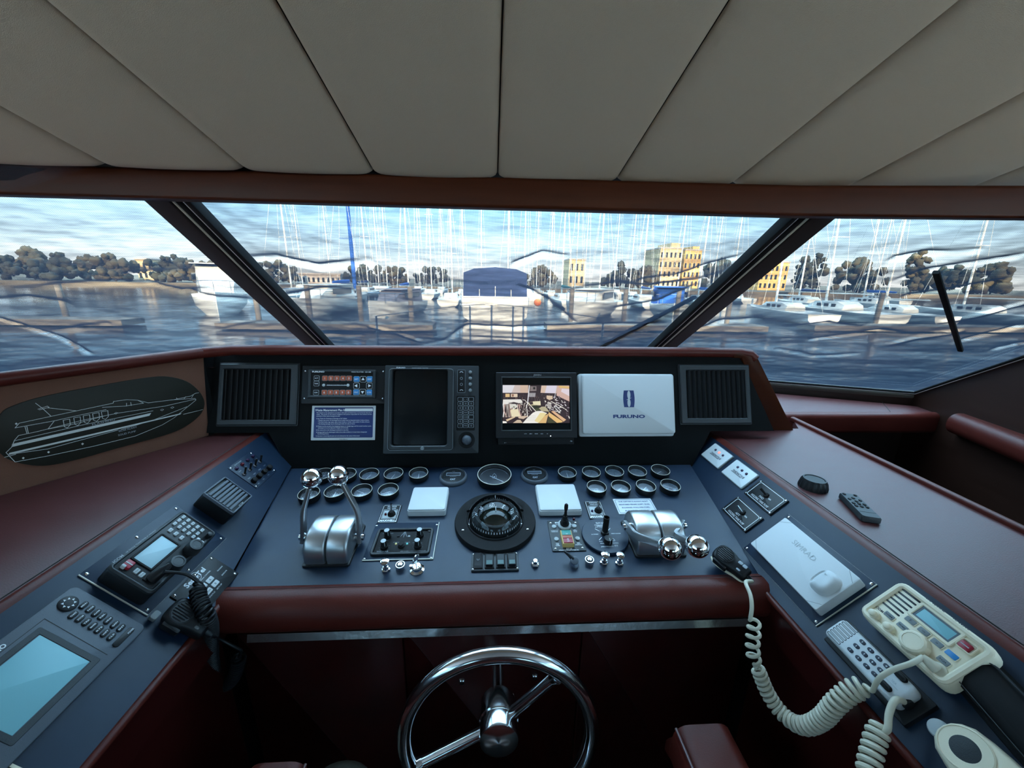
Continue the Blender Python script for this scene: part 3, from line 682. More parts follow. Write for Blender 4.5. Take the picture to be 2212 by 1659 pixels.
shp((.78, .76, .72), (200, 505), (190, 640), (330, 620), (480, 580), (600, 600), (700, 590), (690, 540), (650, 500)); ln((.1, .08, .08), 16, (340, 600), (470, 575), (580, 600))
for k in range(26): x = 200 + k * 24; ln(rr.choice([WH, (.9, .88, .85), (.03, .02, .02), PK, (.3, .25, .22)]), rr.uniform(8, 22), (x, 620 + rr.uniform(-10, 30)), (x + rr.uniform(-30, 40), 800), (x + rr.uniform(-10, 70), 960))
shp((.78, .70, .48), (400, 760), (390, 800), (410, 950), (640, 940), (580, 750)); shp((.66, .66, .60), (370, 620), (380, 750), (440, 700), (500, 740), (580, 690), (520, 620)); shp((.15, .14, .08), (455, 680), (470, 720), (500, 715), (490, 680))
for k in range(40): x = rr.uniform(620, 880); y = rr.uniform(590, 900); ln(rr.choice([WH, DK, GY]), rr.uniform(6, 14), (x, y), (x + rr.uniform(-40, 40), y + rr.uniform(10, 70)))
ln(WH, 16, (840, 590), (930, 690), (1040, 810)); ln(WH, 12, (880, 690), (890, 740), (930, 800)); ln(WH, 12, (700, 510), (760, 520), (840, 620))
shp((.68, .52, .34), (270, 1020), (300, 1070), (520, 960), (500, 940)); shp((.62, .48, .36), (580, 950), (600, 990), (720, 1010), (850, 930), (700, 930)); shp((.58, .46, .34), (450, 1110), (560, 1030), (640, 1030), (700, 1110)); shp(WH, (190, 1060), (190, 1115), (300, 1110), (280, 1070))
for k in range(120):
    x = rr.uniform(1250, 1900); y = rr.uniform(400 + max(0, (x - 1600) * .3), 700 + (x - 1250) * .42)
    ln(rr.choice([(.72, .68, .72), (.5, .45, .48), DK, DK, (.12, .08, .1), WH]), rr.uniform(8, 26), (x, y), (min(1910, x + rr.uniform(10, 70)), y + rr.uniform(-20, 60)))
for k in range(5): ln(WH, 15, (1340, 580 + k * 32), (1380, 600 + k * 32), (1440, 590 + k * 32))
shp((.66, .52, .38), (1320, 400), (1320, 480), (1390, 520), (1480, 490), (1470, 410)); shp((.6, .6, .6), (1500, 690), (1640, 840), (1700, 800), (1560, 660)); shp(DK, (1530, 700), (1640, 810), (1665, 790), (1560, 690))
ln(WH, 16, (1430, 550), (1600, 640), (1780, 740)); ln(WH, 10, (1400, 720), (1405, 800))
shp((.85, .83, .78), (700, 1115), (800, 1000), (960, 850), (1060, 805), (1180, 800), (1330, 860), (1270, 920), (1100, 1115)); shp((.80, .68, .34), (1000, 1060), (1150, 850), (1240, 850), (1320, 870), (1270, 920), (1110, 1110)); shp((.70, .46, .20), (1110, 1115), (1260, 930), (1370, 870), (1330, 1000), (1300, 1115))
for k in range(4): ln((.55, .52, .48), 7, (860 - k * 30, 925 + k * 38), (1040, 935 + k * 42))
shp((.76, .50, .20), (1370, 830), (1370, 940), (1580, 1110), (1700, 1100), (1740, 1080)); shp((.70, .44, .26), (1430, 815), (1500, 800), (1820, 1030), (1740, 1090)); ln((.1, .04, .02), 14, (1430, 820), (1750, 1085)); shp((.06, .06, .03), (1370, 950), (1330, 1080), (1370, 1115), (1560, 1115))
me = bpy.data.meshes.new('live_picture'); me.from_pydata(pv, [], pf); me.materials.append(pm)
ca_ = me.color_attributes.new('picture', 'FLOAT_COLOR', 'CORNER'); i = 0
for p, c in zip(me.polygons, pc):
    for _ in p.vertices: ca_.data[i].color = (*c, 1); i += 1
o = bpy.data.objects.new('live_picture', me); COL.objects.link(o); o.parent = t
# --- white protective cover
M_, w, h = PF.quad([(1252.5, 806), (1456.5, 806), (1461, 941), (1254, 943)], .03)
t = thing('display_cover', 'large white plastic display cover with navy logo and lettering', 'cover', M_)
MB().rbox(-.003, -.002, w, h, 0, .020, .008, .003).build('flange', M_white, t)
MB().rbox(.002, .002, w - .010, h - .010, .018, .034, .009, .006).build('lid', M_white, t)
a = loc(PF, M_, 1358.5, 861.5, .034); lw, lh = .040, .058
ol = [(lw / 2 * (.86 + .14 * math.cos(k * PI / 2)), lh / 2 * k) for k in [i / 6 - 1 for i in range(13)]]
ol = ol + [(-x, y) for x, y in ol[::-1]]
lg = MB().prism([(a[0] + x, a[1] + y) for x, y in ol], .034, .0344).build('logo', M_navyink, t)
wv = MB()
for s_ in (1, -1):
    yc = s_ * lh * .235
    wv.prism([(a[0] + .0055 * math.sin(PI * k / 10) * sg, a[1] + yc + lh * .25 * math.cos(PI * k / 10)) for sg, ks in ((-1, range(11)), (1, range(9, 0, -1))) for k in ks], .0344, .0347)
wv.prism([(a[0] - .010, a[1] - .004), (a[0] + .001, a[1] - .0015), (a[0] + .010, a[1] + .004), (a[0] - .001, a[1] + .0015)], .0344, .0347)
wv.build('logo_figure', M_white, lg)
a = loc(PF, M_, 1359, 899.5, .034); MB().text('FURUNO', a[0], a[1], .0105, .0344, w=.112, bold=.045).build('lettering', M_navyink, t)
# ================================================================== plaque on the left wall
z = zp(0, 740, 3.95)
P_ = lambda x, y: PWL.ab(PWL.w(*z(x, y)))
oc = [(-60, 800), (0, 610), (130, 530), (400, 450), (900, 355), (1250, 298), (1430, 290), (1590, 330), (1700, 420), (1742, 520), (1700, 620), (1570, 720), (1400, 790), (1000, 900), (700, 985), (420, 1045), (230, 1040), (60, 990), (-30, 900)]
oc = [P_(*p) for p in oc][::-1]; cen = V((sum(p[0] for p in oc) / len(oc), sum(p[1] for p in oc) / len(oc)))
Mq = PWL.M(PWL.o + PWL.u * cen.x + PWL.v * cen.y)
t = thing('engraved_plaque', 'dark oval plaque with an etched yacht outline on the brown left wall', 'plaque', Mq)
ocs = smooth_path([(x - cen.x, y - cen.y, 0) for x, y in oc], 4, True)
MB().prism([(p.x, p.y) for p in ocs], 0, .004, .0012).build('plate', M_plaque, t)
ez = .0043
def E_(pts, wd=.0011): et.line([(P_(*p)[0] - cen.x, P_(*p)[1] - cen.y) for p in pts], wd, ez)
et = MB()
E_([(48, 935), (125, 1015), (400, 965), (800, 880), (1150, 795), (1380, 700), (1480, 640), (1665, 490)]); E_([(48, 935), (95, 890), (120, 830), (155, 790), (300, 760), (700, 660), (1000, 600), (1400, 540), (1665, 480), (1665, 490)])
E_([(120, 835), (700, 700), (1300, 580)]); E_([(125, 725), (160, 685), (650, 580), (960, 515), (965, 500), (1080, 485), (1170, 490), (1260, 512), (1480, 485), (1660, 475)]); E_([(125, 725), (460, 665), (660, 620), (900, 570)])
E_([(210, 715), (225, 770)]); E_([(225, 712), (238, 770)]); E_([(405, 735), (460, 665)]); E_([(405, 735), (640, 690), (900, 620)]); E_([(300, 515), (360, 560), (430, 625)]); E_([(320, 565), (400, 540), (415, 550), (330, 572)]); E_([(405, 555), (650, 580)])
E_([(1075, 515), (1075, 540)]); E_([(1110, 508), (1115, 535)]); E_([(1170, 490), (1220, 515), (1060, 540), (870, 550)]); E_([(1480, 485), (1620, 455), (1665, 430), (1690, 427)]); E_([(1500, 470), (1510, 482)]); E_([(1580, 460), (1565, 477)]); E_([(1645, 445), (1630, 467)])
E_([(80, 950), (400, 905), (1000, 745)]); E_([(1560, 610), (1725, 570)]); E_([(35, 975), (130, 950)]); E_([(1030, 740), (1300, 660), (1590, 545)])
for x in (565, 655, 735, 815, 890): E_([(x - 30, 660 - (x - 565) * .22), (x + 25, 650 - (x - 565) * .22), (x + 30, 700 - (x - 565) * .22), (x + 5, 725 - (x - 565) * .22), (x - 20, 715 - (x - 565) * .22), (x - 30, 660 - (x - 565) * .22)])
for x, y in ((1465, 552), (1378, 572), (985, 600)): E_([(x - 14, y + 2), (x, y - 7), (x + 14, y - 3), (x, y + 8), (x - 14, y + 2)], .0008)
def F_(pts): et.add([(P_(*p)[0] - cen.x, P_(*p)[1] - cen.y, ez) for p in pts], [tuple(range(len(pts)))])
F_([(95, 888), (1270, 622), (1285, 598), (100, 862)]); F_([(70, 955), (700, 810), (1530, 612), (1545, 600), (700, 795), (75, 938)])
for x, y in ((195, 982), (410, 932), (700, 862), (135, 690)): F_([(x - 12, y), (x, y + 10), (x + 12, y - 2), (x, y - 10)])
et.build('etched_drawing', M_etch, t)
lt = MB()
def T_(s_, x, y, wd):
    a = P_(x, y); b = P_(x + 80, y - 19); lt.text(s_, a[0] - cen.x, a[1] - cen.y, .0052, ez, w=wd, rot=math.atan2(b[1] - a[1], b[0] - a[0]), bold=0)
T_('FLASHING', 880, 675, .045); T_('BILGE ALARM', 1085, 735, .038); T_('SOLID PUMP', 1080, 770, .038); lt.build('lettering', M_inkd, t)
# ================================================================== instrument panel
z6 = zp(960, 980, 5.267); z5 = zp(600, 980, 5.267); z7 = zp(1240, 980, 5.267)
HG = .020
def gauge_proto(px, py, label):
    P = PC.w(px, py, HG) - PC.n * HG
    t = thing('gauge', label, 'gauge', PC.M(P), 'engine gauges on the instrument panel')
    R = .0305
    MB().lathe([(R * .95, 0), (R, .004), (R, HG - .002), (R * .985, HG), (R * .95, HG), (R * .93, HG - .002), (R * .80, HG - .008), (R * .78, .006)], n=36).build('bezel', M_black, t)
    MB().lathe([(R * .995, HG - .0006), (R * .99, HG + .0005), (R * .955, HG + .0005), (R * .955, HG - .0006)], n=36, ring=True).build('rim_ring', M_brass, t)
    MB().lathe([(R * .84, .009), (0, .0092)], n=30).build('dial', M_dial, t)
    tk = MB()
    for k in range(13):
        a = rad(-30 + 240 * k / 12); r0 = R * (.60 if k % 3 == 0 else .66); tk.line([(r0 * math.cos(a), r0 * math.sin(a)), (R * .74 * math.cos(a), R * .74 * math.sin(a))], .0009, .0096)
    tk.text('0', -R * .42, -R * .18, .0035, .0096).text('50', 0, R * .42, .0035, .0096).text('100', R * .40, -R * .18, .0035, .0096, w=.009).text('PSI', 0, -R * .42, .003, .0096)
    tk.build('dial_markings', M_inkd, t)
    MB().line([(.006 * math.cos(rad(40)), .006 * math.sin(rad(40))), (-R * .66 * math.cos(rad(40)), -R * .66 * math.sin(rad(40)))], .0014, .0105).build('needle', M_ink, t)
    MB().lathe([(R * .80, HG - .0075), (R * .5, HG - .0062), (0, HG - .0056)], n=30).build('glass', M_lens, t)
    return t
G_ = [(697, 1023, 'black engine gauge on the top row half hidden behind the left chrome lever ball'), (748, 1023, 'black engine gauge on the top row half hidden behind the right chrome ball'),
      (797.5, 1023, 'black engine gauge on the left top row, third from the right end of that row'), (850, 1022, 'black engine gauge on the left top row, second left of the round hour meter'), (904, 1021, 'black engine gauge on the left top row, next to the left hour meter'),
      (667, 1065, 'dark gauge on the left second row behind the bent left throttle lever'), (723, 1060, 'black gauge on the left second row between the two throttle levers'), (781.5, 1058.5, 'black gauge on the left second row just right of the throttle lever'), (838.5, 1057, 'black gauge on the left second row nearest the left white box'),
      (1225.5, 1019.5, 'black gauge on the right top row next to the right hour meter'), (1277.5, 1018.5, 'black gauge with dark needle, second from the left on the right top row'), (1327.5, 1017, 'black gauge with dark slanted needle, middle of the right top row'), (1377, 1016.5, 'black gauge with upright dark needle, fourth on the right top row'), (1427, 1014.5, 'all dark unlit gauge at the right end of the right top row'),
      (1289, 1050.5, 'black gauge on the right second row, leftmost above the toggle plate'), (1341.5, 1050, 'black gauge on the right second row above the left half of the captain plaque'), (1395.5, 1048.5, 'black gauge on the right second row above the right half of the captain plaque'), (1448.5, 1047.5, 'black gauge at the right end of the right second row')]
g0 = gauge_proto(*G_[0]); rg = random.Random(5)
for px, py, lb in G_[1:]:
    g = clone(g0, PC.M(PC.w(px, py, HG) - PC.n * HG), lb)
    if px > 1240 and py < 1030:
        pass
    for ch in bpy.data.objects:
        if ch.parent == g and ch.name.startswith('needle'):
            ch.rotation_euler.z = rad(rg.uniform(-70, 60))
            if 1270 < px < 1390 and py < 1030: ch.data = ch.data.copy(); ch.data.materials[0] = M_black
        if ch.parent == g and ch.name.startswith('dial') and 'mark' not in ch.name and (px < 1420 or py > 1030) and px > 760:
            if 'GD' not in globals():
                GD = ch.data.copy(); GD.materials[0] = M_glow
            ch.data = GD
        if ch.parent == g and ch.name.startswith('dial_markings') and px == 1427: ch.scale = (.55, .55, 1)
# --- rudder angle indicator
P = PC.w(1068, 1024, .022) - PC.n * .022
t = thing('rudder_indicator', 'large round rudder angle indicator at the top centre of the panel', 'gauge', PC.M(P)); R = .0555
MB().lathe([(R * .96, 0), (R, .004), (R, .020), (R * .985, .022), (R * .95, .022), (R * .92, .019), (R * .88, .010), (R * .88, .006)], n=44).build('bezel', M_black, t)
MB().lathe([(R * .99, .0215), (R * .99, .0226), (R * .955, .0226), (R * .955, .0215)], n=44, ring=True).build('rim_ring', M_brass, t)
MB().lathe([(R * .90, .009), (0, .0092)], n=36).build('dial', M_dial, t)
tk = MB()
for k, s_ in enumerate(('40', '20', '0', '20', '40')): a = rad(-130 + 20 * k); tk.text(s_, R * .74 * math.cos(a), R * .74 * math.sin(a), .0058, .0097)
hull = [(.0, .020), (.005, .012), (.0065, .002), (.0055, -.006), (-.0055, -.006), (-.0065, .002), (-.005, .012)]
tk.line(hull, .0009, .0097, True); tk.rbox(0, .003, .005, .005, .0092, .0097, .002)
tk.line([(R * .82 * math.cos(rad(a)), R * .82 * math.sin(rad(a))) for a in range(20, 161, 10)], .0006, .0097); tk.build('dial_markings', M_ink, t)
MB().line([(-.014, .004), (.028, -.026)], .0022, .0115).build('needle', M_ink, t)
MB().lathe([(R * .91, .0175), (R * .5, .019), (0, .0196)], n=36).build('glass', M_lens, t)
# --- hour meters
def hour(px, py, label, rim_m):
    P = PC.w(px, py, .012) - PC.n * .012
    t = thing('hour_meter', label, 'gauge', PC.M(P), 'engine hour meters'); R = .045
    MB().lathe([(R, 0), (R * 1.0, .004), (R * .96, .009), (R * .86, .012), (R * .82, .012), (R * .80, .009)], n=40).build('bezel', M_grey2, t)
    MB().lathe([(R * .86, .0115), (R * .86, .0126), (R * .82, .0126), (R * .82, .0115)], n=40, ring=True).build('rim_ring', M_steel, t)
    MB().lathe([(R * .82, .0095), (0, .0098)], n=36).build('dial', M_blackm, t)
    MB().rframe(0, .007, .046, .015, .0012, .0096, .0104, .0015).build('window_frame', M_ink, t)
    MB().box((0, .007, .0098), (.043, .012, .0004)).build('counter', M_glow if px > 1000 else M_dial, t)
    MB().text('DIAGNOSTIC', 0, -.0055, .0028, .0101, w=.021, bold=0).text('CAT', 0, -.0195, .0075, .0101, w=.017, bold=.05).text('HOURS', 0, .022, .0022, .0101, w=.008, bold=0).build('lettering', M_ink, t)
    MB().lathe([(R * .82, .0112), (0, .0118)], n=36).build('glass', M_lens, t)
hour(979, 1026, 'round dark hour meter left of the rudder indicator', M_steel); hour(1155, 1022, 'round hour meter right of the rudder indicator', M_steel)
# --- throttle units
def throttle(q4, hgt, label, knobs, px_ref):
    M_, w, d = PC.quad(q4)
    t = thing('throttle_control', label, 'throttle', M_, 'twin lever throttle controls')
    def prof_(k, yo=0, s=1.0):                    # rounded arch seen from the side, y forward
        pts = []
        for i in range(25):
            a = PI * i / 24; c_, s_ = math.cos(a), math.sin(a)
            y = d / 2 * s * math.copysign(abs(c_) ** .80, c_); zz_ = hgt * s * abs(s_) ** .72
            pts.append((y, zz_))
        return pts
    MB().rbox(0, 0, w * 1.06, d * 1.08, 0, .006, .006, .002).build('base_gasket', M_black, t)
    hw = w / 2
    for sg in (-1, 1):
        L = []
        xs = [(.0022, .955), (.0035, .985), (.006, 1.0), (hw - .010, 1.0), (hw - .005, .985), (hw - .0015, .95), (hw, .90)]
        for x, s_ in xs:
            L.append([(sg * x, y, .004 + zz_) for y, zz_ in prof_(0, 0, s_)])
        if sg < 0: L = L[::-1]
        MB().layers(L).build('housing', M_alu, t, sharp=50)
    Mi = M_.inverted()
    for sg, (piv, mid, ball) in zip((-1, 1), knobs):
        P0 = V(piv); P1 = V(mid); P2 = V(ball)
        lv = MB()
        pts = smooth_path([P0 - (P1 - P0).normalized() * .012, P0, P0.lerp(P1, .5), P1, P1.lerp(P2, .5), P2], 4)
        prf = rrect(.011, .017, .003, 3)
        # flat bar whose width lies in the plane of travel
        K = len(pts); Ls = []
        for i, p in enumerate(pts):
            tg = (pts[min(i + 1, K - 1)] - pts[max(i - 1, 0)]).normalized(); xx = (V((1, 0, 0)) - tg * tg.x).normalized(); yy = tg.cross(xx)
            f = 1.0 - .42 * i / (K - 1)
            Ls.append([p + xx * a * (1.0 - .2 * i / (K - 1)) + yy * b * f * 1.45 for a, b in prf])
        L_ = lv.layers(Ls).build('lever', M_alu, t)
        dr = (P2 - P1).normalized(); Q = Matrix.Translation(P2) @ dr.to_track_quat('Z', 'Y').to_matrix().to_4x4(); R = .0245
        kp = [(.006, -R * 1.22), (.0075, -R * 1.05)]
        for k in range(3): z0 = -R * (.92 - .13 * k); r0 = math.sqrt(max(0, R * R - z0 * z0)); kp += [(r0 * .94, z0 - .0012), (r0 * 1.02, z0), (r0 * 1.0, z0 + .0010)]
        for k in range(15): a = rad(-22 + 112 * k / 14); kp.append((R * math.cos(a) if k < 14 else 0, R * math.sin(a)))
        MB().lathe(kp, Q, 32).build('ball_knob', M_chrome, L_)
        pv = MB().cyl(P0 + V((sg * .004, 0, 0)), P0 + V((sg * .010, 0, 0)), .0085, .0075, 18); pv.cyl(P0 + V((-sg * .012, 0, 0)), P0, .011, .011, 18); pv.build('pivot', M_steel, L_)
def lp(M_, px, py, y):                            # local point where a pixel ray meets the plane local y = const
    o = M_.translation + M_.to_3x3() @ V((0, y, 0)); n = M_.to_3x3() @ V((0, 1, 0))
    return M_.inverted() @ hit(px, py, o, n)
qL = [(696, 1139), (786, 1139), (753.5, 1222), (663, 1223)]
ML, wL, dL = PC.quad(qL); yy = .004
ks = []
for sg, pts in ((-1, [(656, 1160), (656, 1103), (673, 1033)]), (1, [(772, 1160), (771, 1103), (731, 1027)])):
    q = [lp(ML, *p, yy + .012 * i) for i, p in enumerate(pts)]
    q[0].x = sg * max(abs(q[0].x), wL / 2 + .010)
    ks.append(q)
throttle(qL, .067, 'twin throttle at the left of the panel with both chrome ball levers upright', ks, 0)
qR = [(1341, 1129), (1440, 1129), (1477, 1200), (1378, 1204)]
MR, wR, dR = PC.quad(qR)
ks = []
for sg, bl in ((-1, (1447, 1184)), (1, (1506, 1180))):
    P0 = V((sg * (wR / 2 + .012), .0, .044)); yb = -.160
    P2 = lp(MR, *bl, yb); P1 = V((P0.x + sg * .0 + (P2.x - P0.x) * (.12 if sg < 0 else .75), -.055, .066))
    ks.append((P0, P1, P2))
throttle(qR, .069, 'twin throttle at the right of the panel with both chrome ball levers pulled back', ks, 0)
# --- white instrument covers
def wbox(tp, h, label):
    M_, w, d = PC.quad(tp, h)
    t = thing('instrument_cover', label, 'cover', M_, 'square white instrument covers')
    MB().rbox(0, 0, w * 1.03, d * 1.04, 0, h - .004, .006, .001).build('cover_body', M_white, t)
    MB().rbox(0, 0, w, d, h - .005, h, .005, .0035).build('lid', M_white, t)
wbox([(894, 1052), (966, 1051.5), (963.6, 1100.5), (881, 1100.5)], .022, 'square white instrument cover left of the compass')
wbox([(1158.4, 1046), (1240, 1045.5), (1256, 1100), (1166, 1101.5)], .020, 'square white instrument cover right of the compass behind the joystick')
# --- compass
P = PC.w(1070, 1121, .014) - PC.n * .014
Mc = PC.M(P); t = thing('compass', 'large flush mounted compass with clear dome on a black flange', 'compass', Mc); R = .1125
MB().lathe([(R, 0), (R, .010), (R * .985, .014), (.080, .014), (.078, .018), (.076, .018), (.0745, .004), (.05, -.002)], n=64).build('flange', M_rubber, t)
hd = MB(); L = []
for k in range(13):
    a = rad(20 + 140 * k / 12); L.append([(r_ * math.cos(a), r_ * math.sin(a), zz_) for r_, zz_ in ((.086, .014), (.086, .019), (.080, .022 + .014 * math.sin(a) ** 2), (.0765, .022 + .014 * math.sin(a) ** 2), (.0765, .014))])
hd.layers(L).build('hood', M_blackm, t)
MB().sphere((0, 0, -.004), .0745, 44, 16, z0=.16).build('dome', M_dome, t)
MB().lathe([(.0725, .006), (.070, .018), (.065, .029), (.057, .0365), (.049, .0365), (.047, .014)], n=48).build('dial_ring', M_blackm, t)
MB().sphere((0, -.004, .004), .0475, 36, 12, z0=.15, sc=(1, 1, .88)).build('card_dome', mat('glossy bottle black', (.004, .007, .005), .08), t)
lt = MB()
def num(s_, px, py, hgt, tilt=40):
    x, y = loc(PC, Mc, px, py, .034); a = math.atan2(y, x) - PI / 2
    m = Matrix.Translation((x, y, .0415)) @ Matrix.Rotation(a, 4, 'Z') @ Matrix.Rotation(rad(tilt), 4, 'X'); lt.text(s_, 0, 0, hgt, 0, M=m, bold=.0)
for s_, x, y, hg in (('60', 540, 612, .0115), ('30', 420, 650, .0105), ('N', 360, 712, .010), ('E', 672, 628, .011), ('120', 770, 680, .0105), ('150', 797, 752, .0095)): num(s_, *z6(x, y), hg)
for k in range(37):
    a = rad(-12 + 204 * k / 36); r0 = .064; r1 = .0575 if k % 3 == 0 else .0605
    lt.line([(0, 0), (0, .0062 if k % 3 == 0 else .004)], .0014 if k % 3 == 0 else .0009, 0, h=0) if False else lt.add([(r * math.cos(a + d_), r * math.sin(a + d_), zz_) for r, zz_, d_ in ((r1, .0375, -.010), (r0, .0312, -.010), (r0, .0312, .010), (r1, .0375, .010))], [(0, 1, 2, 3)])
rc = random.Random(2)
for k in range(22):
    a = rad(205 + 130 * k / 21); r = .0685; lt.add([(r * math.cos(a + d_) , r * math.sin(a + d_), zz_) for zz_, d_ in ((.024, -.018), (.031, -.012), (.031 + rc.uniform(-.002, .003), .012), (.024, .02))], [(0, 1, 2, 3)])
lt.build('card_numerals', M_ink, t)
lu = MB().tube([(0, .062, .040), (0, .055, .050), (0, .048, .046)], .0007, 6); lu.tube([(.001, .012, .0475), (.001, -.006, .0478)], .0008, 6); lu.tube([(0, -.061, .014), (0, -.058, .030)], .0008, 6); lu.build('lubber_line', M_etch, t)
for x, y in ((288, 637), (866, 630), (276, 806), (880, 798), (210, 868), (946, 858), (452, 933), (712, 930)): MB().lathe([(.0034, .0135), (.0034, .0146), (.002, .0155)], TR(*loc(PC, Mc, *z6(x, y), .014), 0), 12).build('screw', M_steel, t)
# --- windlass switch plates
def windlass(q4, label, sw, led, ledm, z):
    M_, w, h = PC.quad(q4); t = thing('windlass_switch', label, 'switch', M_, 'anchor windlass switches')
    MB().rbox(0, 0, w, h, 0, .003, .003, .0008).build('plate', M_black, t)
    MB().rframe(0, 0, w * .90, h * .93, .0009, .003, .0033, .002).rframe(0, -h * .04, w * .74, h * .50, .0007, .003, .0033, .001).build('border_lines', M_ink, t)
    MB().rbox(0, -h * .05, w * .66, h * .42, .003, .0034, .001).build('legend_panel', M_pale, t)
    MB().text('ANCHOR', 0, h * .385, .0045, .0033, w=w * .5).text('WINDLASS', 0, h * .285, .0040, .0033, w=w * .46).text('MAXWELL', 0, -h * .385, .0062, .0033, w=w * .78, bold=.045).build('lettering', M_ink, t)
    a = loc(PC, M_, *sw, .004); k = MB().lathe([(.0115, .003), (.0115, .007), (.0095, .009), (.008, .013), (.006, .015)], TR(*a, 0), 8).build('toggle', M_blackm, t)
    MB().cyl((*a, .013), (a[0], a[1] + .008, .034), .0022, .0032, 12).build('toggle_lever', M_steel, k)
    a = loc(PC, M_, *led, .004); MB().lathe([(.0034, .003), (.0034, .007), (.002, .0085), (0, .009)], TR(*a, 0), 14).build('indicator_lamp', ledm, t)
    screws(t, corners(w, h, .004), .003, .0024)
windlass([(827.8, 1092), (867.7, 1091.6), (858, 1131), (815.5, 1131)], 'anchor windlass toggle plate left of the left white cover', (846, 1111), (833, 1111.5), M_redled, z5)
windlass([(1262.8, 1084.4), (1298.3, 1083.5), (1309.5, 1121.5), (1273, 1122.8)], 'anchor windlass toggle plate right of the right white cover', (1292, 1103.5), (1279, 1104.5), M_darkred, z6)
# --- stabiliser control unit
z = zp(780, 1080, 10.367)
M_, w, h = PC.quad([z(360, 540), z(1750, 515), z(1615, 1345), z(0, 1365)])
t = thing('stabiliser_panel', 'black stabiliser control panel with four knobs in a bright edged plate', 'control panel', M_)
kx = lambda x, y, hh=.004: loc(PC, M_, *z(x, y), hh)
MB().rbox(0, 0, w, h, 0, .003, .001, .0006).build('mounting_plate', M_navy, t)
pe = MB().box((0, -h / 2 + .0006, .0022), (w, .0016, .0022)); pe.box((w / 2 - .0006, 0, .0022), (.0016, h, .0022)); pe.build('bright_edge', M_brass, t)
a = [kx(395, 630, .009), kx(1630, 620, .009), kx(1530, 1210, .009), kx(170, 1225, .009)]
cx = sum(p[0] for p in a) / 4; cy = sum(p[1] for p in a) / 4; bw = (a[1][0] - a[0][0] + a[2][0] - a[3][0]) / 2; bh = (a[0][1] + a[1][1] - a[2][1] - a[3][1]) / 2
MB().rframe(cx, cy, bw, bh, .0075, .003, .010, .010, .0015).build('bezel', M_black, t); MB().rbox(cx, cy, bw - .014, bh - .014, .003, .0055, .006, .0004).build('face', M_blackm, t)
for x, y in ((595, 830), (1320, 810), (520, 1070), (1270, 1050)):
    a = kx(x, y, .006); k = MB().lathe([(.0095, .0055), (.0092, .013), (.0076, .014), (.0072, .028), (.0065, .0295)], TR(*a, 0), 20).build('knob', M_blackm, t)
    MB().lathe([(.0066, .0294), (.0066, .0300), (0, .0301)], TR(*a, 0), 20).box((a[0] + .004, a[1] - .0055, .0225), (.0014, .0022, .012)).build('knob_cap', M_pale, k)
a = kx(900, 1035, .006); MB().lathe([(.0082, .0055), (.008, .010), (.0055, .0115), (.005, .014), (0, .0145)], TR(*a, 0), 18).build('push_button', M_blackm, t)
MB().lathe([(.0028, .0055), (.0026, .0072), (0, .008)], TR(*kx(783, 995), 0), 12).build('indicator_lamp', M_yelled, t); MB().lathe([(.0028, .0055), (.0026, .0072), (0, .008)], TR(*kx(1032, 995), 0), 12).build('indicator_lamp', M_greenled, t)
for x, m_ in ((835, M_black), (1075, M_pale)): MB().rbox(*kx(x, 828), .007, .004, .0055, .0075, .002).build('indicator_lamp', m_, t)
lt = MB(); ap = [kx(975, 725), kx(880, 835), kx(950, 850), kx(1025, 835), kx(1000, 720)]
lt.line([ap[1], ap[0], ap[2], ap[4], ap[3]], .0007, .0058).line([ap[0], ap[3]], .0005, .0058).line([ap[4], ap[1]], .0005, .0058)
a = kx(480, 1165); lt.text('WESMAR', *a, .0046, .0058, w=.030, bold=.02); a = kx(1165, 1155); lt.text('CPU CORE GYRO CONTROLLER', *a, .0028, .0058, w=.064, bold=0)
for x, y, s_ in ((668, 708, 'ON'), (695, 758, 'OFF'), (505, 762, 'LO'), (1410, 692, 'HEIGHT'), (1245, 700, 'L'), (588, 918, 'HI'), (790, 960, 'STANDBY'), (1040, 960, 'CENTER'), (1175, 968, 'LO'), (1350, 975, 'HI')): lt.text(s_, *kx(x, y), .0024, .0058, bold=0, w=.0022 * len(s_))
for cx_, cy_ in ((1320, 810), (520, 1070), (1270, 1050)):
    o_ = kx(cx_, cy_)
    for k in range(9): an = rad(-40 + 260 * k / 8); lt.rbox(o_[0] + .0125 * math.cos(an), o_[1] + .0125 * math.sin(an), .0009, .0009, .0055, .0058, .0003)
lt.build('lettering', M_inkd, t); screws(t, [kx(345, 568), kx(1695, 548), kx(1565, 1285), kx(68, 1310)], .003, .003); a = kx(1530, 690, .006); MB().lathe([(.0044, .0055), (.0044, .0068), (.002, .0075)], TR(*a, 0), 12).build('screw', M_black, t)
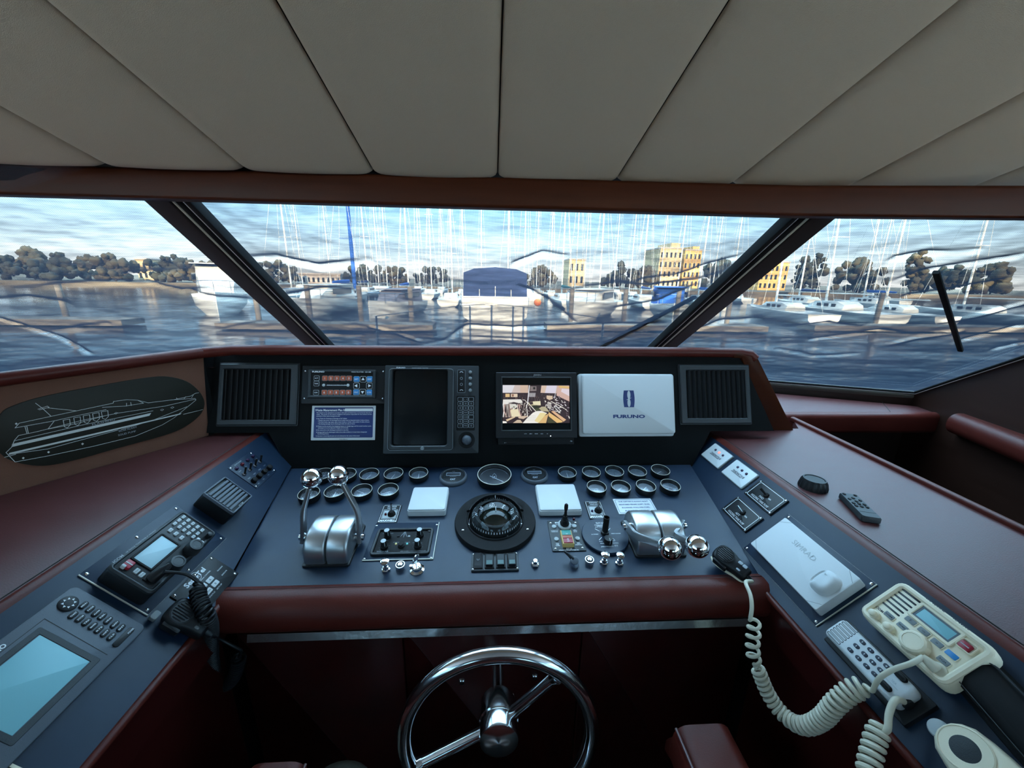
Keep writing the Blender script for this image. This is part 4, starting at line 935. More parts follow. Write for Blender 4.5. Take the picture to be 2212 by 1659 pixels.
# --- push and pull controls along the front
def pull(px0, py0, px1, py1, label):
    P = PC.w(px0, py0, .004); M_ = PC.M(P - PC.n * .004); t = thing('pull_knob', label, 'knob', M_, 'chrome pull knobs')
    MB().lathe([(.0105, 0), (.0105, .005), (.008, .0065)], n=6).build('hex_nut', M_chrome, t)
    MB().lathe([(.0072, .006), (.0066, .012), (.004, .013), (.004, .024)], n=16).build('stem', M_steel, t)
    MB().lathe([(.004, .022), (.009, .025), (.0108, .028), (.0100, .0305), (.006, .0318), (0, .0322)], n=24).build('button_head', M_chrome, t)
pull(833.5, 1229, 831, 1213, 'chrome pull knob, left of the key switch below the stabiliser panel')
pull(1305, 1214, 1306, 1198, 'chrome pull knob below the round black spotlight disc')
pull(1338, 1215, 1339, 1201, 'chrome pull knob nearest the right throttle')
def ring_button(px, py, label):
    P = PC.w(px, py, .012) - PC.n * .012; t = thing('push_button', label, 'button', PC.M(P), 'chrome ringed push buttons')
    MB().lathe([(.0115, 0), (.0115, .009), (.0108, .012), (.0095, .012), (.0092, .010)], n=24).build('collar', M_chrome, t)
    MB().lathe([(.0095, .0085), (.0092, .011), (.0058, .0115)], n=24).build('sleeve', M_black, t)
    MB().lathe([(.0056, .010), (.0052, .0135), (0, .0142)], n=20).build('plunger', M_chrome, t)
ring_button(864.5, 1219, 'chrome ringed push button beside the left key switch'); ring_button(1273.5, 1208, 'chrome ringed push button below the bow thruster plate')
P = PC.w(1156, 1218, .004) - PC.n * .004; t = thing('push_button', 'small chrome push button right of the rocker switches', 'button', PC.M(P))
MB().lathe([(.0105, 0), (.0105, .005), (.0078, .007)], n=6).build('hex_nut', M_chrome, t); MB().lathe([(.0062, .006), (.0062, .0145), (.005, .016), (0, .0165)], n=20).build('plunger', M_chrome, t)
P = PC.w(901, 1229, .003) - PC.n * .003; t = thing('key_switch', 'chrome key switch with the key in it, below the stabiliser panel', 'switch', PC.M(P))
MB().lathe([(.0175, 0), (.0172, .002), (.012, .005), (.0115, .012), (.009, .014), (0, .014)], n=28).build('barrel', M_chrome, t)
k = MB().add([(0, 0, 0)], []); k = MB().box((0, 0, .020), (.0022, .010, .014)); k.prism([(.013 * math.cos(2 * PI * i / 20) * .75, .013 * math.sin(2 * PI * i / 20)) for i in range(20)], -.0011, .0011, M=TR(-.001, .002, .034) @ Matrix.Rotation(rad(90), 4, 'Y') @ Matrix.Rotation(rad(20), 4, 'X')); k.build('key', M_steel, t)
MB().box((-.012, .004, .009), (.012, .006, .003)).build('tab', M_chrome, t)
P = PC.w(1240, 1218, .004) - PC.n * .004; t = thing('rotary_switch', 'chrome rotary switch with a dark pointer lever below the bow thruster plate', 'switch', PC.M(P))
MB().lathe([(.0125, 0), (.0125, .004), (.0105, .008), (.0100, .014)], n=8).build('hex_nut', M_chrome, t)
MB().lathe([(.0098, 0), (.0098, .004), (.008, .005), (0, .005)], TR(0, 0, .014) @ Matrix.Rotation(rad(25), 4, 'X'), 24).build('cap', M_grey2, t)
MB().tube([(-.002, .002, .016), (-.012, .012, .021), (-.024, .020, .026)], [.0055, .0042, .0022], 10).build('pointer_lever', M_black, t)
# --- rocker switches
M_, w, h = PC.quad([(1019.8, 1196.5), (1117.6, 1195.5), (1122, 1234.4), (1017, 1236)])
t = thing('rocker_switch_bank', 'row of four black rocker switches below the compass', 'switch bank', M_)
MB().rbox(0, 0, w, h, 0, .005, .003, .0015).build('frame', M_grey, t); screws(t, corners(w, h, .0048), .005, .0028)
for i in range(4):
    x = -w * .36 + w * .24 * i
    s_ = MB().rbox(x, 0, w * .20, h * .80, .005, .008, .001, .0006).build('rocker_surround', M_blackm, t)
    up = -1 if i == 0 else 1
    rk = MB(); hw, hh = w * .072, h * .33
    rk.add([(x - hw, -hh, .008), (x + hw, -hh, .008), (x + hw, hh, .008), (x - hw, hh, .008), (x - hw, -hh, .0105 + .003 * -up * -1), (x + hw, -hh, .0105 + .003 * up), (x + hw, 0, .0100), (x - hw, 0, .0100), (x + hw, hh, .0105 - .003 * up + .001), (x - hw, hh, .0105 - .003 * up + .001)],
           [(0, 1, 5, 4), (4, 5, 6, 7), (7, 6, 8, 9), (9, 8, 2, 3), (0, 4, 7, 9, 3), (1, 2, 8, 6, 5)])
    r_ = rk.build('rocker', M_black, s_)
    if i: MB().add([(x - hw * .85, -hh * .92, .0138), (x + hw * .85, -hh * .92, .0138), (x + hw * .85, -hh * .1, .0106), (x - hw * .85, -hh * .1, .0106)], [(0, 1, 2, 3)]).build('lens', M_lcd2, s_)
    else: MB().rframe(x, hh * .1, .006, .006, .0008, .0100, .0108, .0029).build('symbol', M_inkd, s_)
# --- bow thruster control
z = zp(1170, 1080, 11.642)
M_, w, h = PC.quad([z(140, 560), z(910, 520), z(1125, 1285), z(280, 1310)])
t = thing('bow_thruster_control', 'black bow thruster plate with joystick and green and red switch', 'control panel', M_)
kx = lambda x, y, hh=.003: loc(PC, M_, *z(x, y), hh)
MB().rbox(0, 0, w, h, 0, .003, .001, .0006).build('plate', M_grey, t)
a = kx(572, 640); j = MB().lathe([(.0185, .003), (.0185, .007), (.0165, .009), (.014, .0085)], TR(*a, 0), 28).build('joystick_collar', M_pale, t)
tip = lp(M_, *z(598, 165), a[1]); tip = V((a[0] + .001, a[1] + .004, .078))
bt_ = MB()
prf = [(.0125, .007)]
for k in range(4): prf += [(.0118 - .0016 * k, .010 + .005 * k), (.0132 - .0018 * k, .0125 + .005 * k)]
prf += [(.0052, .031), (.0068, .033), (.0068, .037), (.0045, .039), (.0035, .055), (.0045, .058), (.0055, .066), (.0050, .075), (.003, .078), (0, .0785)]
bt_.lathe(prf, TR(*a, 0), 20).build('joystick', M_blackm, t)
tp = [kx(470, 760, .016), kx(735, 745, .016), kx(825, 1085, .016), kx(545, 1105, .016)]
cx = sum(p[0] for p in tp) / 4; cy = sum(p[1] for p in tp) / 4; bw = (tp[1][0] - tp[0][0] + tp[2][0] - tp[3][0]) / 2; bh = (tp[0][1] + tp[1][1] - tp[2][1] - tp[3][1]) / 2
sw_ = MB().rbox(cx, cy, bw * 1.04, bh * 1.02, .003, .0155, .002, .0015).build('switch_housing', M_amber, t)
for nm, y0, y1, m_ in (('green_key', .10, .46, M_green), ('orange_strip', -.12, .08, M_orange), ('red_key', -.46, -.14, M_redkey)): MB().rbox(cx, cy + bh * (y0 + y1) / 2, bw * .84, bh * (y1 - y0), .0155, .0175, .001, .0004).build(nm, m_, sw_)
lt = MB().rframe(cx, cy - bh * .22, .005, .005, .0008, .0175, .0178, .0024); lt.text('OFF', cx, cy - bh * .36, .0026, .0178, bold=0).text('ON', cx, cy + bh * .16, .0026, .0178, bold=0); lt.build('key_legend', M_ink, sw_)
for x, y in ((310, 680), (820, 665), (372, 995), (902, 978)): MB().lathe([(.0062, .003), (.0062, .006), (.0045, .0068), (.0035, .0062), (0, .0075)], TR(*kx(x, y), 0), 18).build('indicator_lamp', M_pale, t)
lt = MB()
a = kx(530, 570); lt.text('BOW THRUSTER', a[0], a[1], .0046, .0032, w=w * .50, bold=.04)
for x, y, s_ in ((390, 622, 'PORT'), (740, 615, 'STBD'), (325, 775, 'HYDRAULIC'), (330, 800, 'PRESSURE'), (840, 755, 'MAX'), (845, 775, 'FLUID'), (848, 800, 'LEVEL'), (398, 1100, 'OVER'), (402, 1125, 'TEMP'), (405, 1150, 'ALARM'), (925, 1075, 'RUN'), (930, 1100, 'HIGH'), (935, 1128, 'PRESSURE')):
    a = kx(x, y); lt.text(s_, *a, .0025, .0032, w=.0022 * len(s_), bold=.01)
a = kx(690, 1225); lt.text('IPS', *a, .0048, .0032, w=.016, bold=.04, sh=.25); a = kx(690, 1262); lt.text('HYDRAULIC POWER SYSTEMS, INC.', *a, .0032, .0032, w=w * .60, bold=.02); lt.build('lettering', M_ink, t)
screws(t, [kx(225, 578), kx(850, 568), kx(350, 1220), kx(1030, 1200)], .003, .003)
P = PC.w(1239.5, 1122.5); t = thing('indicator_lamp', 'tiny dark red lamp between the right white cover and the bow thruster plate', 'lamp', PC.M(P)); MB().lathe([(.0035, 0), (.0035, .004), (.002, .006), (0, .0065)], n=12).build('lens', M_redled, t)
# --- spotlight control disc
z = zp(1170, 1080, 11.642)
P = PC.w(1307, 1155, .009) - PC.n * .009; M_ = PC.M(P)
t = thing('spotlight_control', 'round black spotlight control disc with tubular stick and knob', 'control panel', M_); R = .062
MB().lathe([(R * .97, 0), (R, .003), (R, .007), (R * .98, .009), (0, .009)], n=48).build('disc', M_navy, t)
kx = lambda x, y, hh=.009: loc(PC, M_, *z(x, y), hh)
a = kx(1590, 840); MB().lathe([(.011, .009), (.0105, .016), (.008, .017)], TR(*a, 0), 20).build('stick_base', M_black, t)
MB().lathe([(.0078, .012), (.0078, .058), (.0086, .059), (.0086, .061), (.0070, .061), (.0066, .050)], TR(*a, 0) @ Matrix.Rotation(rad(-4), 4, 'X'), 20).build('stick', M_blackm, t)
a = kx(1665, 1060); k = MB().lathe([(.0118, .009), (.0112, .022), (.0105, .0235), (0, .0235)], TR(*a, 0), 24).build('knob', M_black, t); MB().box((a[0] + .002, a[1] - .0055, .0237), (.0009, .010, .0004)).box((a[0] + .002, a[1] - .0113, .018), (.0009, .0006, .011)).build('pointer_line', M_etch, k)
lt = MB()
for p, q in (((1345, 728), (1450, 785)), ((1720, 715), (1665, 775)), ((1510, 940), (1450, 1005)), ((1765, 955), (1835, 1000))): lt.line([kx(*p), kx(*q)], .0014, .0093)
for x, y, s_, wd, hg in ((1500, 580, 'RAY-LINE', .030, .0055), (1480, 630, 'ELECTRIC SPOTLIGHT', .034, .003), (1470, 655, 'REMOTE', .018, .003), (1480, 683, 'SPOT CONTROL', .030, .0028), (1340, 865, 'LH SWEEP', .019, .0026), (1870, 845, 'RIGHT-CHANGE', .025, .0026), (1490, 1045, 'SLOW', .009, .0026), (1815, 1028, 'FAST', .009, .0026), (1530, 1095, 'SPEED', .012, .0028), (1850, 1085, 'CONTROL', .018, .0028), (1650, 1172, 'JABSCO PRODUCTS', .033, .0034), (1880, 1155, 'ITT', .009, .0048)): lt.text(s_, *kx(x, y), hg, .0093, w=wd, bold=.015)
lt.build('lettering', M_ink, t)
# --- captain plaque
M_, w, h = PC.quad([(1322.6, 1079.7), (1404, 1077), (1423, 1110), (1338.7, 1112)])
t = thing('captain_plaque', 'white joke plaque about the captain behind the right throttle', 'sign', M_)
MB().rbox(0, 0, w, h, 0, .0022, .001, .0005).build('plate', M_white2, t); MB().frame(rrect(w * .94, h * .90, .006), rrect(w * .94 - .0024, h * .90 - .0024, .005), .0022, .0024).build('border_line', M_navyink, t)
lt = MB()
for i, s_ in enumerate(('OUR CAPTAIN IS ALWAYS RIGHT', 'MISINFORMED PERHAPS, SLOPPY, CRUDE,', 'BULLHEADED, FICKLE, EVEN STUPID,', 'BUT NEVER WRONG!')): lt.text(s_, 0, h * (.30 - .20 * i), .0050, .0025, w=w * (.78, .80, .72, .62)[i], bold=.025)
lt.build('lettering', M_navyink, t)
# ================================================================== left side console
def resample(P, st):
    out = [P[0]]; acc = 0
    for a, b in zip(P, P[1:]):
        d = (b - a).length
        if d < 1e-9: continue
        s = st - acc
        while s <= d: out.append(a + (b - a) * (s / d)); s += st
        acc = (acc + d) % st if st - acc <= d else acc + d
    return out
def coil(path, R, pitch, per=14, R1=None):
    P = resample(path, pitch / per); out = []; nrm = None
    for i, p in enumerate(P):
        t = (P[min(i + 1, len(P) - 1)] - P[max(i - 1, 0)]).normalized()
        nrm = t.orthogonal().normalized() if nrm is None else (nrm - t * nrm.dot(t)).normalized()
        b = t.cross(nrm); a = 2 * PI * i / per; q = R if R1 is None else R + (R1 - R) * i / len(P)
        e = min(1, i / (per * .7), (len(P) - 1 - i) / (per * .7))
        out.append(p + (nrm * math.cos(a) + b * math.sin(a)) * q * e)
    return out
# --- breaker / alarm switch panel at the far end
z = zp(400, 940, 8.296)
M_, w, h = PL.quad([(493, 1012), (544, 972), (598, 1023), (549.5, 1054)])
t = thing('alarm_switch_panel', 'small black panel of toggles and dark lamps at the far end of the left console', 'switch panel', M_)
kx = lambda x, y, hh=.002: loc(PL, M_, *z(x, y), hh)
MB().rbox(0, 0, w, h, 0, .002, .002, .0005).build('plate', M_navy, t); screws(t, corners(w, h, .006), .002, .003)
lt = MB()
for i in range(4):
    x = -w * .36 + w * .24 * i
    MB().lathe([(.0052, .002), (.005, .006), (.003, .0085), (0, .009)], TR(x, h * .33, 0), 14).build('indicator_lamp', M_redled if i == 1 else M_darkred, t)
    k = MB().lathe([(.006, .002), (.006, .005), (.0045, .007)], TR(x, h * .06, 0), 12).build('toggle', M_steel, t); MB().cyl((x, h * .06, .006), (x + .004, h * .06 + .010, .022), .0024, .0034, 10).build('toggle_lever', M_blackm, k)
    MB().lathe([(.0085, .002), (.008, .012), (.006, .0135), (0, .0135)], TR(x, -h * .27, 0), 16).build('knob', M_blackm, t)
    lt.text('ALARM', x, h * .21, .0028, .0022, w=.011, bold=0).text('TEST', x, -h * .12, .003, .0022, w=.012, bold=.01).text('VOL', x + .004, -h * .42, .003, .0022, w=.008)
lt.text('BILGE ALARM', -w * .16, h * .44, .0032, .0022, w=.03); lt.build('lettering', M_inkd, t)
# --- speaker box
HS_ = .045
M_, w, h = PL.quad([(437, 1063), (490, 1029), (546, 1074), (502, 1110)], HS_)
t = thing('extension_speaker', 'black ribbed extension speaker standing proud of the left console', 'speaker', M_)
MB().rbox(0, 0, w, h, 0, HS_ - .004, .006, .004).build('case', M_black, t)
g = MB()
for i in range(7): g.rbox(0, h * .34 - h * .68 * i / 6, w * .86, h * .075, HS_ - .005, HS_ + .001, .001, .0008)
g.build('grille', M_grey2, t); MB().rframe(0, 0, w, h, .004, HS_ - .006, HS_ + .0012, .005, .001).build('grille_frame', M_grey2, t)
MB().text('ICOM', -w * .05, -h * .44, .0045, HS_ + .0015, w=.016).build('lettering', M_inkd, t)
# --- radio transceiver in its plate
z = zp(160, 1080, 5.821)
M_, w, h = PL.quad([(173, 1243), (378, 1090), (486, 1165), (315, 1334)])
t = thing('radio_transceiver', 'black marine radio with pale display on a screwed plate, left console', 'radio', M_)
MB().rbox(0, 0, w, h, 0, .003, .001, .0006).build('mounting_plate', M_navy, t)
pe = MB().box((-w / 2 + .0006, 0, .002), (.0016, h, .0022)); pe.box((0, -h / 2 + .0005, .002), (w, .0012, .0016)); pe.build('bright_edge', M_brass, t)
screws(t, corners(w, h, .008) + [(0, h / 2 - .008), (0, -h / 2 + .008)], .003, .0034)
HB = .042
kx = lambda x, y, hh=HB: loc(PL, M_, *z(x, y), hh)
a = [kx(415, 825), kx(1385, 115), kx(1810, 420), kx(960, 1190)]
cx = sum(p[0] for p in a) / 4; cy = sum(p[1] for p in a) / 4; bw = (a[1][0] + a[2][0] - a[0][0] - a[3][0]) / 2; bh = (a[0][1] + a[1][1] - a[2][1] - a[3][1]) / 2
MB().rbox(cx, cy, bw, bh, .003, HB - .006, .008, .004).build('case', M_black, t)
MB().rframe(cx, cy, bw, bh, .008, HB - .008, HB, .010, .003).build('bezel', M_grey, t); MB().rbox(cx, cy, bw - .014, bh - .014, HB - .010, HB - .002, .004, .0005).build('face', M_black, t)
q = [kx(760, 720, HB), kx(1110, 440, HB), kx(1305, 575, HB), kx(965, 870, HB)]
dx, dy = sum(p[0] for p in q) / 4, sum(p[1] for p in q) / 4; dw = (q[1][0] + q[2][0] - q[0][0] - q[3][0]) / 2; dh = (q[0][1] + q[1][1] - q[2][1] - q[3][1]) / 2
MB().rframe(dx, dy, dw + .008, dh + .008, .004, HB - .002, HB + .0008, .003, .0006).build('display_frame', M_blackm, t); MB().rbox(dx, dy, dw, dh, HB - .002, HB - .0006, .001).build('display', M_lcd, t)
FZ = HB - .002
for i in range(5):
    for j in range(3): key(t, 'key', *kx(1380 - 55 * j + 58 * i, 212 + 41 * j + 41.5 * i), .0090, .0066, FZ, M_pale, None, .0025, str((i * 3 + 2 - j) % 10), M_blk)
for x, y in ((1215, 377), (1285, 422), (1355, 472)): key(t, 'key', *kx(x, y), .0098, .0075, FZ, M_pale, None, .0025, 'CH', M_blk)
for x, y in ((1560, 495), (1605, 532)): key(t, 'key', *kx(x, y), .0085, .0070, FZ, M_white, None, .0025)
for x, y in ((790, 890), (855, 938)): key(t, 'key', *kx(x, y), .0105, .0078, FZ, M_pale, None, .0025, 'TUN', M_blk)
key(t, 'key', *kx(912, 982), .0105, .0078, FZ, M_blackm, None, .0025)
a = kx(680, 815); rk = key(t, 'distress_key', *a, .0165, .0150, FZ, M_redkey, None, .006); MB().box((a[0], a[1], FZ + .0063), (.0020, .0130, .0006)).build('stripe', M_pale, rk); MB().rbox(a[0] - .008, a[1] + .003, .005, .008, FZ, FZ + .0075, .002, .001).build('key_guard', M_pale, rk)
for (x, y, R) in ((1480, 625, .0150), (1250, 840, .0150)):
    a = kx(x, y); a = (a[0] + (.0 if R else 0), a[1]); k = MB().lathe([(R, FZ), (R * 1.02, FZ + .004), (R * .92, FZ + .018), (R * .86, FZ + .021), (R * .62, FZ + .0215), (R * .60, FZ + .0205), (0, FZ + .0205)], TR(*a, 0), 30).build('knob', M_grey, t)
a = kx(1690, 455); MB().lathe([(.0062, FZ), (.0058, FZ + .011), (.0045, FZ + .012), (0, FZ + .012)], TR(*a, 0), 18).build('knob', M_grey, t)
a = kx(1120, 1000, .045); JK = a
MB().tube([(kx(985, 985)[0], kx(985, 985)[1], FZ), (kx(1060, 950)[0], kx(1060, 950)[1], FZ + .018), (kx(1130, 900)[0], kx(1130, 900)[1], FZ + .024)], [.011, .009, .005], 12).build('microphone_plug', M_black, t)
lt = MB(); a = kx(560, 745, HB); lt.text('ICOM', a[0], a[1] + .001, .005, HB + .0003, w=.020); a = kx(870, 500, HB); lt.text('HF MARINE TRANSCEIVER IC-M700PRO', a[0] - .004, a[1], .0030, HB + .0003, w=.068, bold=0); lt.build('lettering', M_inkd, t)
# --- satellite control panel
z = zp(360, 1190, 9.76)
M_, w, h = PL.quad([(367, 1290), (455, 1199), (511, 1240.5), (438, 1334)])
t = thing('satellite_panel', 'black satellite antenna panel with four white keys, lower left console', 'control panel', M_)
kx = lambda x, y, hh=.003: loc(PL, M_, *z(x, y), hh)
MB().rbox(0, 0, w, h, 0, .003, .001, .0006).build('plate', M_black, t)
screws(t, corners(w, h, .006) + [(w * .02, h / 2 - .006)], .003, .0032)
for x, y, s_ in ((908, 612, 'A'), (1022, 690, 'B'), (765, 760, 'C'), (878, 855, 'MODE')): key(t, 'key', *kx(x, y), .0170, .0102, .003, M_white, None, .0012, s_, M_blk)
lt = MB(); a = kx(480, 675); lt.text('Sea', *a, .0100, .0032, w=.024, bold=.03); a = kx(715, 440); lt.text('Tel', *a, .0100, .0032, w=.021, bold=.03)
a = kx(615, 545); ga = a; lt.frame(circ(.0108, 26, *a), circ(.0100, 26, *a), .003, .0032)
lt.prism([(a[0] + .0085 * math.cos(rad(g)) * (1 if i % 2 else .35), a[1] + .0085 * math.sin(rad(g)) * (1 if i % 2 else .35)) for i, g in enumerate(range(-100, 80, 18))], .003, .0032)
a = kx(795, 545); lt.text('ANTENNA CONTROL', a[0], a[1], .0026, .0032, w=.038, bold=0)
for x, y, s_ in ((1120, 375, 'TRACKING'), (1215, 460, 'ERROR'), (1110, 750, 'SETUP'), (960, 920, 'STATUS')): lt.text(s_, *kx(x, y), .0026, .0032, w=.017, bold=0)
lt.build('lettering', M_ink, t)
a = kx(540, 990); MB().rbox(a[0], a[1], .012, .014, .003, .0036, .001).build('blue_lamp', M_bluekey, t)
# --- fist microphones
def fist_mic(M_, body, face, label, group=None, L=.098, Wd=.062, grille=True, k=1.0):
    t = thing('fist_microphone', label, 'microphone', M_ @ Matrix.Scale(k, 4), group)
    ol = []
    prof_ = [(-.50, .0), (-.485, .26), (-.44, .40), (-.36, .48), (-.24, .50), (-.10, .47), (.06, .40), (.22, .355), (.38, .34), (.47, .32), (.50, .24)]
    pts = [(L * x, Wd * y) for x, y in prof_]; pts = [(x, -y) for x, y in pts] + [(x, y) for x, y in pts[::-1][:-1]]
    b = MB()
    L_ = []
    for zz_, ins in ((0, .006), (.004, .0015), (.012, 0), (.020, 0), (.026, .0025), (.030, .007)):
        L_.append([(x, y, zz_ - .006 * max(0, x / L)) for x, y in poly_inset(pts, ins)])
    b.layers(L_).build('body', body, t, sharp=60)
    gx = -L * .20
    MB().lathe([(.0245, .027), (.0245, .0305), (.0225, .032), (.0215, .031), (0, .031)], TR(gx, 0, 0), 32).build('grille_ring', face, t)
    if grille:
        g = MB()
        for i in range(7):
            y = (i - 3) * .0055; hl = math.sqrt(max(0, .0195 ** 2 - y * y)); g.rbox(gx, y, 2 * hl, .0030, .031, .0328, .001, .0006)
        g.build('grille', M_black if face is not M_black else M_grey, t)
    for x, y, w_, h_ in ((.20, .010, .012, .010), (.33, .010, .012, .010), (.27, -.011, .011, .006)): MB().rbox(L * x, y, w_, h_, .022, .0318 - .006 * x, .003, .001).build('button', M_keygrey if face is not M_black else M_inkd, t)
    MB().rbox(-L * .16, -Wd * .5, .040, .008, .006, .024, .003, .001).build('talk_bar', body, t)
    MB().tube([(L * .48, 0, .010), (L * .56, 0, .009), (L * .66, 0, .007)], [.0075, .006, .0042], 12).build('strain_relief', face if face is not M_black else M_black, t)
    return t
# mic on the lower left console, long axis running down to the right in the photo
Pm = PL.w(406, 1338, .02); Xv = (PL.w(450, 1356, .02) - PL.w(388, 1318, .02)).normalized(); Nv = (PL.n + V((.0, -.25, .35))).normalized(); Yv = Nv.cross(Xv).normalized(); Nv = Xv.cross(Yv)
Mm = Matrix.Translation(Pm - Nv * .012) @ Matrix((Xv, Yv, Nv)).transposed().to_4x4()
mic = fist_mic(Mm, M_black, M_grey, 'black fist microphone clipped to the lower edge of the left console', k=.86)
MB().rbox(-.058, -.022, .014, .018, .002, .014, .004, .002).build('hanging_stud', M_keygrey, mic)
# its cord: plug, loop over, dense coil hanging off the edge and back up to the microphone
def w3(pl, x, y, hh): return pl.w(x, y, hh)
plug = w3(PL, *zp(160, 1080, 5.821)(1130, 900), .066)
c0 = w3(PL, 400, 1240, .060); c1 = w3(PL, 428, 1257, .055); cA = w3(PL, 436, 1262, .050)
c2 = w3(PL, 428, 1275, .045); c3 = w3(PL, 432, 1300, .045); c4 = w3(PL, 447, 1330, .042)
dn = [at(455, 1365, .80), at(455, 1410, .83), at(462, 1450, .86), at(480, 1478, .88), at(500, 1470, .88), at(513, 1440, .86), at(516, 1418, .85)]
t = thing('coiled_cord', 'black coiled microphone cord looping off the left console', 'cord', Matrix.Translation(c1)); I = t.matrix_world.inverted()
st = smooth_path([plug, c0, c1, cA], 8)
cp = smooth_path([cA, c2, c3, c4] + dn, 10)
micend = mic.matrix_world @ V((.0655, 0, .0065))
tail = smooth_path([dn[-1], at(521, 1406, .84), at(508, 1398, .83), at(470, 1378, .81), micend], 8)
MB().tube(st, .0032, 8).build('straight_lead', M_black, t, I); MB().tube(coil(cp, .0125, .0066, 12), .0028, 6).build('coil', M_black, t, I); MB().tube(tail, .0032, 8).build('straight_lead', M_black, t, I)
# --- chart plotter at the near end of the left console
z = zp(0, 1240, 3.95)
M_ = PL.M(PL.w(162, 1262, .012)); kx = lambda x, y, hh=.012: loc(PL, M_, *z(x, y), hh)
b = kx(1250, 455); h = -b[1]; w = .335
t = thing('chart_plotter', 'large slate grey chart plotter with pale blue screen, near left corner', 'chart plotter', PL.M(PL.w(162, 1262, .012) - PL.n * .012 - PL.u * w / 2 - PL.v * h / 2)); M_ = t.matrix_world
MB().rbox(0, 0, w, h, 0, .012, .010, .004).build('case', M_grey2, t)
a = kx(340, 520); b = kx(760, 745); c = kx(110, 1385); x1 = (a[0] + b[0]) / 2; y1 = a[1]; y0 = (b[1] + c[1]) / 2; x0 = c[0]
MB().rframe((x0 + x1) / 2, (y0 + y1) / 2, x1 - x0 + .018, y1 - y0 + .020, .0088, .0118, .0128, .003, .0005).build('screen_surround', M_grey, t)
MB().rbox((x0 + x1) / 2, (y0 + y1) / 2, x1 - x0, y1 - y0, .0118, .0122, .001).build('screen', M_lcd3, t)
cl = [kx(0, 560), kx(380, 382), kx(915, 690)]; MB().line([(x0 - .02, cl[1][1]), cl[1], (cl[2][0], cl[2][1])], .0008, .0122).build('face_seam', M_gap, t)
a = kx(580, 255); k = MB().lathe([(.0135, .0118), (.013, .0140), (.011, .0148), (0, .0144)], TR(*a, 0), 30).build('cursor_pad', M_black, t)
ar = MB()
for i in range(8):
    g = rad(45 * i); ar.prism([(a[0] + math.cos(g + d_) * r_, a[1] + math.sin(g + d_) * r_) for r_, d_ in ((.0098, 0), (.0066, .28), (.0066, -.28))], .0147, .0151)
ar.build('arrows', M_ink, k)
L1 = ['MENU', 'PAGE', 'ALARM', 'EBL', 'VRM', 'GAIN', 'ENT']; L2 = ['CHART', 'ZOOM', 'TRK', 'MARK', 'RTE', 'WPT', 'CLR']
for i, (x, y) in enumerate(((712, 268), (768, 300), (820, 334), (870, 362), (920, 398), (976, 432), (1030, 462))): key(t, 'key', *kx(x, y), .0140, .0088, .0118, M_black, None, .0022, L1[i], M_ink, .45)
for i, (x, y) in enumerate(((622, 350), (680, 380), (735, 412), (790, 445), (842, 475), (894, 506), (948, 535))): key(t, 'key', *kx(x, y), .0140, .0088, .0118, M_black, None, .0022, L2[i], M_ink, .45)
a = kx(1112, 490); b = kx(992, 592); MB().rbox((a[0] + b[0]) / 2, (a[1] + b[1]) / 2, (a[0] - b[0]) + .012, .0105, .0118, .0138, .0050, .0008).build('power_key', M_black, t)
MB().text('POWER', a[0], a[1], .0028, .0140, w=.011, rot=0).build('lettering', M_ink, t)
a = kx(5, 632); MB().text('FURUNO', a[0] - .012, a[1], .0060, .0123, w=.036, bold=.03).build('maker_mark', M_ink, t)
# plate with a bright edge nearer than the plotter
e0, e1 = PL.w(2, 1643, .004), PL.w(38, 1664, .004)
pm_ = (e0 + e1) / 2; pm_ = PL.o + PL.u * ((pm_ - PL.o).dot(PL.u)) + PL.v * ((pm_ - PL.o).dot(PL.v))
t = thing('blank_plate', 'black plate with a cream edge just below the chart plotter', 'panel', PL.M(pm_ - PL.u * .06)); MB().rbox(0, -.02, .12, .15, 0, .004, .001, .0005).build('plate', M_black, t); MB().box((.0605, -.02, .0025), (.0035, .15, .005)).build('cream_edge', M_cream, t)

# ================================================================== right side console
z = zp(1500, 950, 7.9)
def tank_alarm(q4, label, lit):
    M_, w, h = PR.quad([z(*p) for p in q4], .006); t = thing('tank_alarm', label, 'alarm panel', M_, 'white tank level alarms')
    MB().rbox(0, 0, w, h, 0, .005, .005, .001).build('back_plate', M_keygrey, t); MB().rbox(0, 0, w * .95, h * .94, .004, .0062, .004, .0008).build('face', M_white2, t)
    for i in range(3): MB().lathe([(.0042, .006), (.004, .008), (.002, .0092), (0, .0095)], TR(-w * .20 + w * .20 * i, h * .20, 0), 16).build('indicator_lamp', M_redlit if lit and i == 1 else M_darkred, t)
    MB().text('TANKWATCH III', 0, -h * .04, .0070, .0064, w=w * .52, bold=.03, sh=.2).box((-.004, -h * .115, .0064), (w * .46, .0014, .0003)).build('lettering', M_blk, t)
tank_alarm([(355, 50), (665, 270), (400, 505), (100, 245)], 'white tank alarm with a lit red lamp at the far end of the right console', True)
tank_alarm([(725, 330), (1095, 590), (800, 850), (440, 540)], 'white tank alarm with all lamps dark, second on the right console', False)
